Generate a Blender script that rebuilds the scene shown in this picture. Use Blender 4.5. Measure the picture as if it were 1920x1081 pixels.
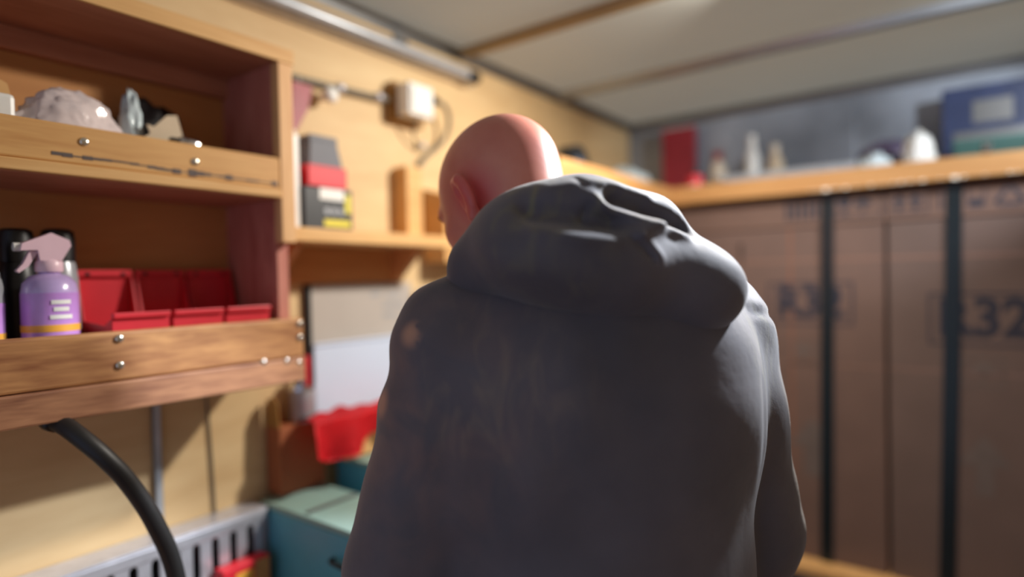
import bpy, bmesh, math, random
import numpy as np
from mathutils import Vector, Matrix, noise

for o in list(bpy.data.objects):
    bpy.data.objects.remove(o)
S = bpy.context.scene
COL = S.collection
R = math.radians
random.seed(7)

# ------------------------------------------------------------------ camera
cam_d = bpy.data.cameras.new('camera')
cam = bpy.data.objects.new('camera', cam_d)
COL.objects.link(cam)
S.camera = cam
YAW, PITCH, ROLL, FPX = R(36.332), R(-0.902), R(-1.253), 1138.9
fw = Vector((-math.sin(YAW) * math.cos(PITCH), math.cos(YAW) * math.cos(PITCH), math.sin(PITCH)))
rt = Vector((math.cos(YAW), math.sin(YAW), 0))
up = rt.cross(fw)
rr = rt * math.cos(ROLL) + up * math.sin(ROLL)
uu = -rt * math.sin(ROLL) + up * math.cos(ROLL)
m = Matrix((rr, uu, -fw)).transposed().to_4x4()
m.translation = Vector((1.2, 0, 1.4))
cam.matrix_world = m
cam_d.sensor_width = 36
cam_d.lens = FPX * 36 / 1920
cam_d.clip_start = 0.02
cam_d.dof.use_dof = True
cam_d.dof.focus_distance = 0.74
cam_d.dof.aperture_fstop = 0.85

# ------------------------------------------------------------------ light
S.view_settings.view_transform = 'Standard'
S.view_settings.look = 'None'
S.view_settings.gamma = 1
S.view_settings.use_curve_mapping = False
S.view_settings.exposure = 0.0
w = bpy.data.worlds.new('world')
S.world = w
w.use_nodes = True
w.node_tree.nodes['Background'].inputs[0].default_value = (0.62, 0.72, 1.0, 1)
w.node_tree.nodes['Background'].inputs[1].default_value = 0.6


def lamp(name, kind, loc, aim, energy, color, size=0.1, spot=None, blend=0.5):
    d = bpy.data.lights.new(name, kind)
    d.energy = energy
    d.color = color
    if kind == 'AREA':
        d.shape = 'DISK'
        d.size = size
    if kind == 'SPOT':
        d.spot_size = spot
        d.spot_blend = blend
        d.shadow_soft_size = size
    o = bpy.data.objects.new(name, d)
    COL.objects.link(o)
    o.location = loc
    o.rotation_euler = Vector(aim).to_track_quat('-Z', 'Y').to_euler()
    return o


lamp('ceiling_lamp_light', 'AREA', (0.92, 1.46, 2.035), (-0.3, -0.3, -0.9), 23.0, (1.0, 0.93, 0.83), 0.09)
lamp('shelf_fill_light', 'SPOT', (1.75, 1.55, 2.03), (-0.8, 0.82, -0.22), 46.0, (0.9, 0.95, 1.0), 0.03, R(62), 0.6)  # unseen spot added to brighten the high shelf
lamp('head_rim_light', 'SPOT', (1.27, 1.5, 2.05), (-0.47, -0.7, -0.62), 165.0, (0.86, 0.92, 1.0), 0.04, R(34), 0.4)  # unseen spot added for the pale rim on head and shoulder


# ------------------------------------------------------------------ materials
def srgb(r, g, b):
    f = lambda c: (c / 255 / 12.92) if c / 255 <= 0.04045 else ((c / 255 + 0.055) / 1.055) ** 2.4
    return (f(r), f(g), f(b), 1)


def newmat(name):
    mt = bpy.data.materials.new(name)
    mt.use_nodes = True
    nt = mt.node_tree
    return mt, nt, nt.nodes['Principled BSDF']


def mat(name, col, rough=0.5, metal=0.0, var=0.12, scale=30.0, bump=0.0, trans=0.0, alpha=1.0, coat=0.0, sheen=0.0):
    mt, nt, b = newmat(name)
    tc = nt.nodes.new('ShaderNodeTexCoord')
    nz = nt.nodes.new('ShaderNodeTexNoise')
    nz.inputs['Scale'].default_value = scale
    nz.inputs['Detail'].default_value = 4
    nt.links.new(tc.outputs['Object'], nz.inputs['Vector'])
    rp = nt.nodes.new('ShaderNodeValToRGB')
    rp.color_ramp.elements[0].position = 0.3
    rp.color_ramp.elements[1].position = 0.7
    rp.color_ramp.elements[0].color = tuple(c * (1 - var) for c in col[:3]) + (1,)
    rp.color_ramp.elements[1].color = tuple(min(1, c * (1 + var)) for c in col[:3]) + (1,)
    nt.links.new(nz.outputs['Fac'], rp.inputs['Fac'])
    nt.links.new(rp.outputs['Color'], b.inputs['Base Color'])
    b.inputs['Roughness'].default_value = rough
    b.inputs['Metallic'].default_value = metal
    b.inputs['Transmission Weight'].default_value = trans
    b.inputs['Coat Weight'].default_value = coat
    b.inputs['Sheen Weight'].default_value = sheen
    b.inputs['Alpha'].default_value = alpha
    if bump:
        bp = nt.nodes.new('ShaderNodeBump')
        bp.inputs['Strength'].default_value = bump
        bp.inputs['Distance'].default_value = 0.003
        nt.links.new(nz.outputs['Fac'], bp.inputs['Height'])
        nt.links.new(bp.outputs['Normal'], b.inputs['Normal'])
    return mt


def wood(name, c1, c2, axis='Y', grain=22.0, stretch=12.0, rough=0.6, contrast=(0.3, 0.72), dist=3.0):
    mt, nt, b = newmat(name)
    tc = nt.nodes.new('ShaderNodeTexCoord')
    mp = nt.nodes.new('ShaderNodeMapping')
    sc = [1, 1, 1]
    sc['XYZ'.index(axis)] = 1 / stretch
    mp.inputs['Scale'].default_value = sc
    nt.links.new(tc.outputs['Object'], mp.inputs['Vector'])
    nz = nt.nodes.new('ShaderNodeTexNoise')
    nz.inputs['Scale'].default_value = grain
    nz.inputs['Detail'].default_value = 5
    nz.inputs['Distortion'].default_value = dist
    nt.links.new(mp.outputs['Vector'], nz.inputs['Vector'])
    n2 = nt.nodes.new('ShaderNodeTexNoise')
    n2.inputs['Scale'].default_value = grain * 9
    nt.links.new(mp.outputs['Vector'], n2.inputs['Vector'])
    mx = nt.nodes.new('ShaderNodeMix')
    mx.data_type = 'FLOAT'
    mx.inputs[0].default_value = 0.3
    nt.links.new(nz.outputs['Fac'], mx.inputs[2])
    nt.links.new(n2.outputs['Fac'], mx.inputs[3])
    rp = nt.nodes.new('ShaderNodeValToRGB')
    rp.color_ramp.elements[0].position = contrast[0]
    rp.color_ramp.elements[1].position = contrast[1]
    rp.color_ramp.elements[0].color = c1
    rp.color_ramp.elements[1].color = c2
    nt.links.new(mx.outputs[0], rp.inputs['Fac'])
    nt.links.new(rp.outputs['Color'], b.inputs['Base Color'])
    b.inputs['Roughness'].default_value = rough
    bp = nt.nodes.new('ShaderNodeBump')
    bp.inputs['Strength'].default_value = 0.25
    bp.inputs['Distance'].default_value = 0.001
    nt.links.new(mx.outputs[0], bp.inputs['Height'])
    nt.links.new(bp.outputs['Normal'], b.inputs['Normal'])
    return mt


M = {}
M['ply_wall'] = wood('plywood_wall', srgb(206, 172, 124), srgb(228, 200, 152), 'Y', 5, 5, 0.62)
M['ply_back'] = wood('plywood_shelf_back', srgb(188, 126, 70), srgb(210, 150, 90), 'Y', 6, 6)
M['pine'] = wood('pine_board', srgb(205, 152, 88), srgb(232, 188, 126), 'Y', 20, 14)
M['old_plank'] = wood('weathered_plank', srgb(132, 74, 44), srgb(222, 166, 108), 'Y', 15, 7, 0.6, (0.3, 0.66), 3)
M['old_plank2'] = wood('weathered_plank_dark', srgb(124, 76, 56), srgb(200, 146, 108), 'Y', 18, 7, 0.6, (0.3, 0.68), 3)
M['lip_plank'] = wood('sanded_plank', srgb(196, 140, 78), srgb(226, 178, 112), 'Y', 18, 12)
M['stile'] = wood('stile_wood', srgb(214, 160, 104), srgb(234, 188, 134), 'Z', 18, 12)
M['red_wood'] = wood('red_brown_wood', srgb(172, 94, 80), srgb(212, 142, 124), 'Z', 16, 7)
M['red_wood_y'] = wood('red_brown_board', srgb(176, 112, 84), srgb(206, 144, 114), 'Y', 16, 9)
M['fascia'] = wood('fascia_wood', srgb(178, 126, 72), srgb(200, 152, 96), 'X', 10, 10)
M['fascia_y'] = wood('fascia_wood_long', srgb(178, 126, 72), srgb(200, 152, 96), 'Y', 10, 10)
M['bench'] = wood('bench_wood', srgb(190, 128, 74), srgb(214, 158, 100), 'Y', 12, 10)
M['ceiling'] = mat('ceiling_panel', srgb(202, 209, 210), 0.6, 0, 0.06, 3)
nt_ = M['ceiling'].node_tree              # translucency added to brighten the ceiling: lets some world light through
tl_ = nt_.nodes.new('ShaderNodeBsdfTranslucent')
tl_.inputs['Color'].default_value = (0.95, 0.86, 0.68, 1)
ms_ = nt_.nodes.new('ShaderNodeMixShader')
ms_.inputs[0].default_value = 0.62
nt_.links.new(nt_.nodes['Principled BSDF'].outputs[0], ms_.inputs[1])
nt_.links.new(tl_.outputs[0], ms_.inputs[2])
nt_.links.new(ms_.outputs[0], nt_.nodes['Material Output'].inputs['Surface'])
M['trim'] = mat('grey_metal_trim', srgb(112, 112, 112), 0.4, 0.5, 0.1, 8)
M['rib_brown'] = mat('brown_rib', srgb(150, 128, 92), 0.5, 0.1, 0.12, 8)
M['rib_grey'] = mat('grey_rib', srgb(150, 154, 156), 0.35, 0.5, 0.1, 8)
M['back_metal'] = mat('metal_wall', srgb(150, 158, 170), 0.34, 0.3, 0.45, 3, 0.08)
M['floor'] = wood('floor_ply', srgb(92, 66, 44), srgb(120, 90, 62), 'Y', 8, 5)
M['steel'] = mat('galvanised_steel', srgb(206, 208, 218), 0.34, 0.5, 0.1, 40)
M['chrome'] = mat('chrome', srgb(225, 225, 228), 0.12, 1.0, 0.03, 40)
M['black'] = mat('black_plastic', srgb(22, 22, 24), 0.4, 0, 0.1, 30)
M['rubber'] = mat('black_rubber', srgb(30, 29, 30), 0.5, 0, 0.12, 40)
M['white'] = mat('white_plastic', srgb(236, 236, 232), 0.4, 0, 0.03, 20)
M['cable_grey'] = mat('grey_cable', srgb(112, 106, 92), 0.5, 0, 0.08, 20)
M['red_plastic'] = mat('red_plastic', srgb(214, 42, 56), 0.42, 0, 0.08, 18)
M['grey_card'] = mat('grey_card', srgb(104, 106, 114), 0.6, 0, 0.06, 20)
M['red_card'] = mat('red_card', srgb(222, 40, 54), 0.5, 0, 0.06, 20)
M['dark_card'] = mat('dark_card', srgb(44, 46, 50), 0.45, 0, 0.1, 20)
M['yellow'] = mat('yellow_print', srgb(226, 212, 60), 0.5, 0, 0.05, 20)
M['gold'] = mat('gold_print', srgb(150, 108, 50), 0.5, 0, 0.05, 20)
M['orange_band'] = mat('orange_print', srgb(240, 176, 70), 0.4, 0, 0.05, 20)
M['purple'] = mat('purple_label', srgb(198, 146, 224), 0.25, 0, 0.1, 25, coat=0.5)
M['lilac'] = mat('lilac_label', srgb(196, 172, 226), 0.25, 0, 0.1, 25, coat=0.5)
M['pale_pink'] = mat('pale_pink_plastic', srgb(240, 206, 220), 0.35, 0, 0.05, 20)
M['grey_can'] = mat('grey_can', srgb(170, 174, 180), 0.3, 0.2, 0.1, 40)
M['bag'] = mat('crinkled_plastic', srgb(222, 208, 208), 0.14, 0, 0.08, 20, 0.1)
M['clear'] = mat('clear_plastic', srgb(205, 220, 226), 0.15, 0, 0.06, 30, 0.1)
M['beige_card'] = mat('beige_card', srgb(206, 186, 158), 0.65, 0, 0.06, 20)
M['board_shaded'] = mat('shaded_board_grey', srgb(184, 176, 168), 0.5, 0, 0.04, 8)  # white board with the shelf's shade put into its colour
M['paper'] = mat('lit_board', srgb(206, 220, 242), 0.55, 0, 0.02, 8)
M['teal'] = mat('teal_paint', srgb(88, 164, 182), 0.4, 0, 0.08, 12)
M['teal_lid'] = mat('pale_teal_lid', srgb(140, 172, 164), 0.35, 0, 0.06, 12)
M['brown_card'] = mat('brown_card', srgb(150, 84, 48), 0.7, 0, 0.1, 14)
M['tan_wood'] = wood('tan_block', srgb(206, 156, 96), srgb(226, 180, 120), 'Y', 14, 9)
M['red_cloth'] = mat('red_cloth', srgb(232, 32, 44), 0.6, 0, 0.1, 30, 0.2)
M['carton'] = mat('carton_board', srgb(102, 80, 72), 0.7, 0, 0.07, 9, 0.05)
M['carton2'] = mat('carton_board_browner', srgb(98, 80, 74), 0.7, 0, 0.07, 9, 0.05)
M['carton_lid'] = mat('carton_lid_board', srgb(106, 82, 72), 0.7, 0, 0.07, 9, 0.05)
M['ink'] = mat('carton_ink', srgb(38, 38, 52), 0.6, 0, 0.1, 30)
M['faint_ink'] = mat('faint_ink', srgb(96, 84, 80), 0.7, 0, 0.1, 30)
M['strap'] = mat('dark_strap', srgb(16, 26, 30), 0.3, 0, 0.1, 30)
M['tape'] = mat('carton_tape', srgb(124, 96, 84), 0.3, 0, 0.05, 20)
M['pale_alu'] = mat('pale_aluminium', srgb(196, 204, 212), 0.35, 0.15, 0.08, 20)
M['glint'] = mat('white_glint', srgb(250, 244, 232), 0.15, 0, 0.03, 60, coat=1.0)  # glossy white imitating glints along the fascia edge
M['green'] = mat('green_case', srgb(60, 96, 92), 0.4, 0, 0.1, 12)
M['mauve'] = mat('mauve_bag', srgb(84, 74, 98), 0.4, 0, 0.12, 20, 0.2)
M['dark_red'] = mat('dark_red_card', srgb(150, 40, 54), 0.5, 0, 0.1, 20)
M['cream'] = mat('cream_plastic', srgb(214, 200, 180), 0.4, 0, 0.06, 20)
M['screw'] = mat('zinc_screw', srgb(225, 222, 210), 0.2, 0.9, 0.05, 60)
M['wire_brown'] = mat('dark_cable', srgb(30, 24, 22), 0.5, 0, 0.1, 30)
M['trousers'] = mat('trouser_cloth', srgb(46, 50, 62), 0.85, 0, 0.15, 40, 0.2)
M['boot'] = mat('boot_leather', srgb(48, 36, 28), 0.6, 0, 0.15, 30, 0.2)
M['eye'] = mat('eye_white', srgb(235, 230, 225), 0.2, 0, 0.02, 30)
M['iris'] = mat('iris', srgb(70, 90, 110), 0.2, 0, 0.1, 60)
M['brow'] = mat('brow_hair', srgb(92, 66, 50), 0.8, 0, 0.2, 200)
M['beard'] = mat('stubble', srgb(70, 50, 44), 0.9, 0, 0.2, 200)


# head frame: origin in the skull, +Y towards the face
HC = np.array((-0.066, 0.185, 1.527), np.float32)
HR = np.array(Matrix.Rotation(R(27), 3, 'Z') @ Matrix.Rotation(R(-32), 3, 'X'), np.float32)
EAR_LEFT = tuple(float(c) for c in HC + HR @ np.array((-0.09, -0.022, -0.03), np.float32))


def skin_mat():
    mt, nt, b = newmat('skin')
    tc = nt.nodes.new('ShaderNodeTexCoord')
    nz = nt.nodes.new('ShaderNodeTexNoise')
    nz.inputs['Scale'].default_value = 14
    nz.inputs['Detail'].default_value = 5
    nt.links.new(tc.outputs['Object'], nz.inputs['Vector'])
    rp = nt.nodes.new('ShaderNodeValToRGB')
    rp.color_ramp.elements[0].position = 0.3
    rp.color_ramp.elements[1].position = 0.72
    rp.color_ramp.elements[0].color = srgb(204, 122, 106)
    rp.color_ramp.elements[1].color = srgb(220, 146, 126)
    nt.links.new(nz.outputs['Fac'], rp.inputs['Fac'])
    # ears are flushed redder than the scalp
    vm = nt.nodes.new('ShaderNodeVectorMath')
    vm.operation = 'DISTANCE'
    vm.inputs[1].default_value = EAR_LEFT
    nt.links.new(tc.outputs['Object'], vm.inputs[0])
    r2 = nt.nodes.new('ShaderNodeValToRGB')
    r2.color_ramp.elements[0].position = 0.02
    r2.color_ramp.elements[1].position = 0.055
    r2.color_ramp.elements[0].color = (0.75, 0.75, 0.75, 1)
    r2.color_ramp.elements[1].color = (0, 0, 0, 1)
    nt.links.new(vm.outputs['Value'], r2.inputs['Fac'])
    mx = nt.nodes.new('ShaderNodeMix')
    mx.data_type = 'RGBA'
    mx.inputs[7].default_value = srgb(214, 88, 92)
    nt.links.new(r2.outputs['Color'], mx.inputs[0])
    nt.links.new(rp.outputs['Color'], mx.inputs[6])
    nt.links.new(mx.outputs[2], b.inputs['Base Color'])
    b.inputs['Roughness'].default_value = 0.42
    b.inputs['Subsurface Weight'].default_value = 0.15
    b.inputs['Subsurface Radius'].default_value = (0.01, 0.003, 0.002)
    return mt


M['skin'] = skin_mat()


def jacket_mat(name, dusty=True):
    mt, nt, b = newmat(name)
    tc = nt.nodes.new('ShaderNodeTexCoord')
    L = nt.links.new

    def noisen(scale, detail=5, dist=0.0, stretch=None):
        n = nt.nodes.new('ShaderNodeTexNoise')
        n.inputs['Scale'].default_value = scale
        n.inputs['Detail'].default_value = detail
        n.inputs['Distortion'].default_value = dist
        if stretch:
            mp = nt.nodes.new('ShaderNodeMapping')
            mp.inputs['Scale'].default_value = stretch
            L(tc.outputs['Object'], mp.inputs['Vector'])
            L(mp.outputs['Vector'], n.inputs['Vector'])
        else:
            L(tc.outputs['Object'], n.inputs['Vector'])
        return n

    def ramp(src, p0, p1, c0, c1):
        r_ = nt.nodes.new('ShaderNodeValToRGB')
        r_.color_ramp.elements[0].position = p0
        r_.color_ramp.elements[1].position = p1
        r_.color_ramp.elements[0].color = c0
        r_.color_ramp.elements[1].color = c1
        L(src, r_.inputs['Fac'])
        return r_.outputs['Color']

    def mix(f, a, bb):
        x = nt.nodes.new('ShaderNodeMix')
        x.data_type = 'RGBA'
        L(f, x.inputs[0])
        L(a, x.inputs[6])
        L(bb, x.inputs[7])
        return x.outputs[2]

    base = ramp(noisen(9, 5).outputs['Fac'], 0.3, 0.7, srgb(78, 76, 85), srgb(97, 93, 101))
    # dust rubbed into the cloth: streaky pale marks, thickest on the left shoulder blade
    dust = ramp(noisen(34, 6, 1.5, (1, 1, 0.35)).outputs['Fac'], 0.47, 0.72, (0, 0, 0, 1), (1, 1, 1, 1))

    def spot(c, r, soft):
        vm = nt.nodes.new('ShaderNodeVectorMath')
        vm.operation = 'DISTANCE'
        vm.inputs[1].default_value = c
        L(tc.outputs['Object'], vm.inputs[0])
        return ramp(vm.outputs['Value'], r, r + soft, (1, 1, 1, 1), (0, 0, 0, 1))

    def mul(a, c):
        x = nt.nodes.new('ShaderNodeMix')
        x.data_type = 'RGBA'
        x.blend_type = 'MULTIPLY'
        x.inputs[0].default_value = 1
        L(a, x.inputs[6])
        L(c, x.inputs[7])
        return x.outputs[2]

    def const(c):
        r_ = nt.nodes.new('ShaderNodeRGB')
        r_.outputs[0].default_value = c
        return r_.outputs[0]
    col = base
    if dusty:
        d1 = mul(dust, spot((-0.18, -0.12, 1.29), 0.02, 0.11))
        col = mix(d1, col, const(srgb(126, 114, 106)))
        d2 = mul(ramp(noisen(60, 4).outputs['Fac'], 0.4, 0.5, (0, 0, 0, 1), (1, 1, 1, 1)), spot((-0.235, -0.045, 1.345), 0.006, 0.012))
        col = mix(d2, col, const(srgb(196, 150, 124)))
        d3 = mul(dust, spot((0.2, -0.1, 1.3), 0.02, 0.07))
        col = mix(d3, col, const(srgb(120, 118, 100)))
        d5 = mul(ramp(noisen(16, 5, 1.0).outputs['Fac'], 0.35, 0.75, (0, 0, 0, 1), (0.7, 0.7, 0.7, 1)), spot((-0.25, -0.03, 1.25), 0.06, 0.14))
        col = mix(d5, col, const(srgb(136, 108, 102)))
        d4 = spot((-0.268, -0.005, 1.268), 0.012, 0.01)
        col = mix(d4, col, const(srgb(190, 140, 116)))
    else:
        d1 = mul(dust, spot((-0.09, -0.1, 1.46), 0.03, 0.08))
        col = mix(d1, col, const(srgb(118, 113, 94)))
    L(col, b.inputs['Base Color'])
    b.inputs['Roughness'].default_value = 0.72
    b.inputs['Sheen Weight'].default_value = 0.25
    b.inputs['Sheen Roughness'].default_value = 0.5
    wv = noisen(420, 2)
    bp = nt.nodes.new('ShaderNodeBump')
    bp.inputs['Strength'].default_value = 0.18
    bp.inputs['Distance'].default_value = 0.0006
    L(wv.outputs['Fac'], bp.inputs['Height'])
    n3 = noisen(26, 4)
    b2 = nt.nodes.new('ShaderNodeBump')
    b2.inputs['Strength'].default_value = 0.35
    b2.inputs['Distance'].default_value = 0.004
    L(n3.outputs['Fac'], b2.inputs['Height'])
    L(bp.outputs['Normal'], b2.inputs['Normal'])
    L(b2.outputs['Normal'], b.inputs['Normal'])
    return mt


M['jacket'] = jacket_mat('jacket_cloth', True)
M['hood'] = jacket_mat('hood_cloth', False)


# ------------------------------------------------------------------ object helpers
def thing(name, label, cat, loc=(0, 0, 0), group=None, rotz=0.0):
    o = bpy.data.objects.new(name, None)
    COL.objects.link(o)
    o.location = loc
    o.rotation_euler = (0, 0, rotz)
    o.empty_display_size = 0.05
    o['label'] = label
    o['category'] = cat
    if group:
        o['group'] = group
    return o


def wloc(o):
    v = Vector(o.location)
    while o.parent:
        o = o.parent
        v = v + Vector(o.location)
    return v


def link(name, bm, mt, parent=None, smooth=False, label=None, local=False):
    """bm is in world coordinates (unless local); becomes one mesh object under parent."""
    bmesh.ops.recalc_face_normals(bm, faces=bm.faces)
    me = bpy.data.meshes.new(name)
    if parent is not None and not local:
        bmesh.ops.translate(bm, verts=bm.verts, vec=-wloc(parent))
    bm.to_mesh(me)
    bm.free()
    me.materials.append(mt)
    if smooth:
        me.polygons.foreach_set('use_smooth', [True] * len(me.polygons))
        if smooth != 'all':
            me.set_sharp_from_angle(angle=R(40))
    o = bpy.data.objects.new(name, me)
    COL.objects.link(o)
    if parent is not None:
        o.parent = parent
    if label:
        o['label'] = label
    return o


def tag(o, label, cat, group=None):
    o['label'] = label
    o['category'] = cat
    if group:
        o['group'] = group
    return o


def struct(o):
    o['kind'] = 'structure'
    return o


def box(x0, x1, y0, y1, z0, z1, bev=0.0, seg=2, bm=None):
    new = bm is None
    b = bmesh.new()
    bmesh.ops.create_cube(b, size=1)
    for v in b.verts:
        v.co = Vector(((x0 + x1) / 2 + v.co.x * (x1 - x0), (y0 + y1) / 2 + v.co.y * (y1 - y0), (z0 + z1) / 2 + v.co.z * (z1 - z0)))
    if bev:
        bmesh.ops.bevel(b, geom=b.edges[:], offset=bev, segments=seg, affect='EDGES', profile=0.5)
    if new:
        return b
    return join(bm, b)


def join(bm, b):
    me = bpy.data.meshes.new('tmp')
    b.to_mesh(me)
    b.free()
    bm.from_mesh(me)
    bpy.data.meshes.remove(me)
    return bm


def xf(b, mtx):
    bmesh.ops.transform(b, matrix=mtx, verts=b.verts)
    return b


def tube(pts, rad, seg=12, smooth_n=8, cap=True):
    P = [Vector(p) for p in pts]
    if smooth_n > 1 and len(P) > 2:
        Q = []
        for i in range(len(P) - 1):
            p0 = P[max(i - 1, 0)]; p1 = P[i]; p2 = P[i + 1]; p3 = P[min(i + 2, len(P) - 1)]
            for k in range(smooth_n):
                t = k / smooth_n
                Q.append(0.5 * ((2 * p1) + (-p0 + p2) * t + (2 * p0 - 5 * p1 + 4 * p2 - p3) * t * t + (-p0 + 3 * p1 - 3 * p2 + p3) * t ** 3))
        Q.append(P[-1])
        P = Q
    n = len(P)
    rads = rad if isinstance(rad, (list, tuple)) else [rad]
    b = bmesh.new()
    rings = []
    prev = None
    for i, p in enumerate(P):
        t = (P[min(i + 1, n - 1)] - P[max(i - 1, 0)]).normalized()
        if prev is None:
            a = Vector((0, 0, 1)) if abs(t.z) < 0.9 else Vector((1, 0, 0))
            u = t.cross(a).normalized()
        else:
            u = (prev - t * prev.dot(t)).normalized()
        prev = u
        v = t.cross(u)
        f = i / (n - 1) * (len(rads) - 1)
        k = min(int(f), len(rads) - 2) if len(rads) > 1 else 0
        r_ = rads[0] if len(rads) == 1 else rads[k] + (rads[k + 1] - rads[k]) * (f - k)
        rings.append([b.verts.new(p + (u * math.cos(2 * math.pi * j / seg) + v * math.sin(2 * math.pi * j / seg)) * r_) for j in range(seg)])
    for i in range(n - 1):
        for j in range(seg):
            b.faces.new((rings[i][j], rings[i][(j + 1) % seg], rings[i + 1][(j + 1) % seg], rings[i + 1][j]))
    if cap:
        b.faces.new(rings[0][::-1])
        b.faces.new(rings[-1])
    return b


def lathe(profile, c, seg=24, axis='Z'):
    """profile: list of (radius, height) from bottom to top; c: base point."""
    b = bmesh.new()
    rings = []
    for r_, h in profile:
        ring = []
        for j in range(seg):
            a = 2 * math.pi * j / seg
            p = (r_ * math.cos(a), r_ * math.sin(a), h)
            if axis == 'X':
                p = (h, r_ * math.cos(a), r_ * math.sin(a))
            elif axis == 'Y':
                p = (r_ * math.cos(a), h, r_ * math.sin(a))
            ring.append(b.verts.new(Vector(c) + Vector(p)))
        rings.append(ring)
    for i in range(len(rings) - 1):
        for j in range(seg):
            b.faces.new((rings[i][j], rings[i][(j + 1) % seg], rings[i + 1][(j + 1) % seg], rings[i + 1][j]))
    b.faces.new(rings[0][::-1])
    b.faces.new(rings[-1])
    return b


def prism(poly, d0, d1, plane='XZ'):
    """poly of 2D points extruded along the third axis from d0 to d1."""
    b = bmesh.new()

    def P(a, c, d):
        return {'XZ': (a, d, c), 'YZ': (d, a, c), 'XY': (a, c, d)}[plane]
    lo = [b.verts.new(P(a, c, d0)) for a, c in poly]
    hi = [b.verts.new(P(a, c, d1)) for a, c in poly]
    n = len(poly)
    for i in range(n):
        b.faces.new((lo[i], lo[(i + 1) % n], hi[(i + 1) % n], hi[i]))
    b.faces.new(lo[::-1])
    b.faces.new(hi)
    return b


def crumple(c, rad, amp=0.2, freq=6.0, sub=4, seed=0, flat=None):
    b = bmesh.new()
    bmesh.ops.create_icosphere(b, subdivisions=sub, radius=1)
    off = Vector((seed * 3.1, seed * 1.7, seed * 0.9))
    for v in b.verts:
        n = v.co.normalized()
        d = 1 - amp * abs(noise.noise(n * freq * 0.4 + off)) * 1.8 + amp * 0.6 * (0.5 - abs(noise.noise(n * freq + off)))
        d += amp * 0.35 * (0.5 - abs(noise.noise(n * freq * 2.3 + off)))
        p = n * d
        v.co = Vector((c[0] + p.x * rad[0], c[1] + p.y * rad[1], c[2] + p.z * rad[2]))
        if flat is not None and v.co.z < flat:
            v.co.z = flat
    return b


def text_bm(s, size, offset=0.0, extrude=0.0004):
    cu = bpy.data.curves.new('t', 'FONT')
    cu.body = s
    cu.size = size
    cu.offset = offset
    cu.extrude = extrude
    cu.align_x = 'CENTER'
    cu.align_y = 'CENTER'
    cu.resolution_u = 3
    o = bpy.data.objects.new('t', cu)
    COL.objects.link(o)
    dg = bpy.context.evaluated_depsgraph_get()
    me = bpy.data.meshes.new_from_object(o.evaluated_get(dg))
    b = bmesh.new()
    b.from_mesh(me)
    bpy.data.objects.remove(o)
    bpy.data.curves.remove(cu)
    bpy.data.meshes.remove(me)
    return b


def copy_tree(o, parent=None):
    c = o.copy()
    COL.objects.link(c)
    if parent is not None:
        c.parent = parent
    for ch in [x for x in bpy.data.objects if x.parent == o]:
        copy_tree(ch, c)
    return c


def screw(name, x, y, z, parent, r_=0.006):
    b = lathe([(r_, 0), (r_, 0.0012), (r_ * 0.7, 0.0025), (r_ * 0.25, 0.003)], (x - 0.0005, y, z), 14, 'X')
    return link(name, b, M['screw'], parent, 'all')


# ------------------------------------------------------------------ the setting
ZC = 2.075
YB = 2.55
XR = 2.3
Y0 = -1.3
struct(link('floor', box(-0.02, XR, Y0, YB, -0.04, 0), M['floor']))
wl = struct(link('wall_left', box(-0.03, 0, Y0, YB, 0, ZC), M['ply_wall']))
struct(link('wall_right', box(XR, XR + 0.03, Y0, YB, 0, ZC), M['ply_wall']))
wb = struct(link('wall_back', box(0, XR, YB, YB + 0.03, 0, ZC), M['back_metal']))
for i, (a, c) in enumerate(((0.01, 0.55), (0.556, 0.9), (0.906, 1.42), (1.426, 1.9), (1.906, 2.29))):
    link('metal_panel', box(a, c, YB - 0.004, YB, 1.3, ZC - 0.03, 0.001), M['back_metal'], wb)
ce = struct(link('ceiling', box(-0.02, XR, Y0, YB, ZC, ZC + 0.004), M['ceiling']))
for (y0, y1, d, mt) in ((0.62, 0.675, 0.028, 'rib_grey'), (1.355, 1.40, 0.02, 'rib_brown'), (1.90, 1.945, 0.022, 'rib_grey')):
    b = prism([(y0, ZC), (y0 + 0.008, ZC - d), (y1 - 0.008, ZC - d), (y1, ZC)], 0.03, XR, 'YZ')
    link('roof_rib', b, M[mt], ce)
struct(link('trim_1', prism([(0, ZC), (0, ZC - 0.022), (0.006, ZC - 0.022), (0.012, ZC - 0.008), (0.034, ZC - 0.006), (0.034, ZC)], Y0, YB, 'XZ'), M['trim']))
struct(link('trim_2', prism([(YB, ZC), (YB, ZC - 0.03), (YB - 0.008, ZC - 0.03), (YB - 0.014, ZC - 0.01), (YB - 0.034, ZC - 0.008), (YB - 0.034, ZC)], 0.034, XR, 'YZ'), M['trim']))
rb = thing('roof_bracket', 'small grey bracket hanging at the ceiling edge above the tube light', 'bracket', (0.02, 1.14, 2.03))
link('plate', box(0.0, 0.008, 1.125, 1.155, 2.02, 2.066, 0.001), M['trim'], rb)
link('foot', box(0.008, 0.03, 1.128, 1.152, 2.03, 2.036, 0.001), M['trim'], rb)

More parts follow.
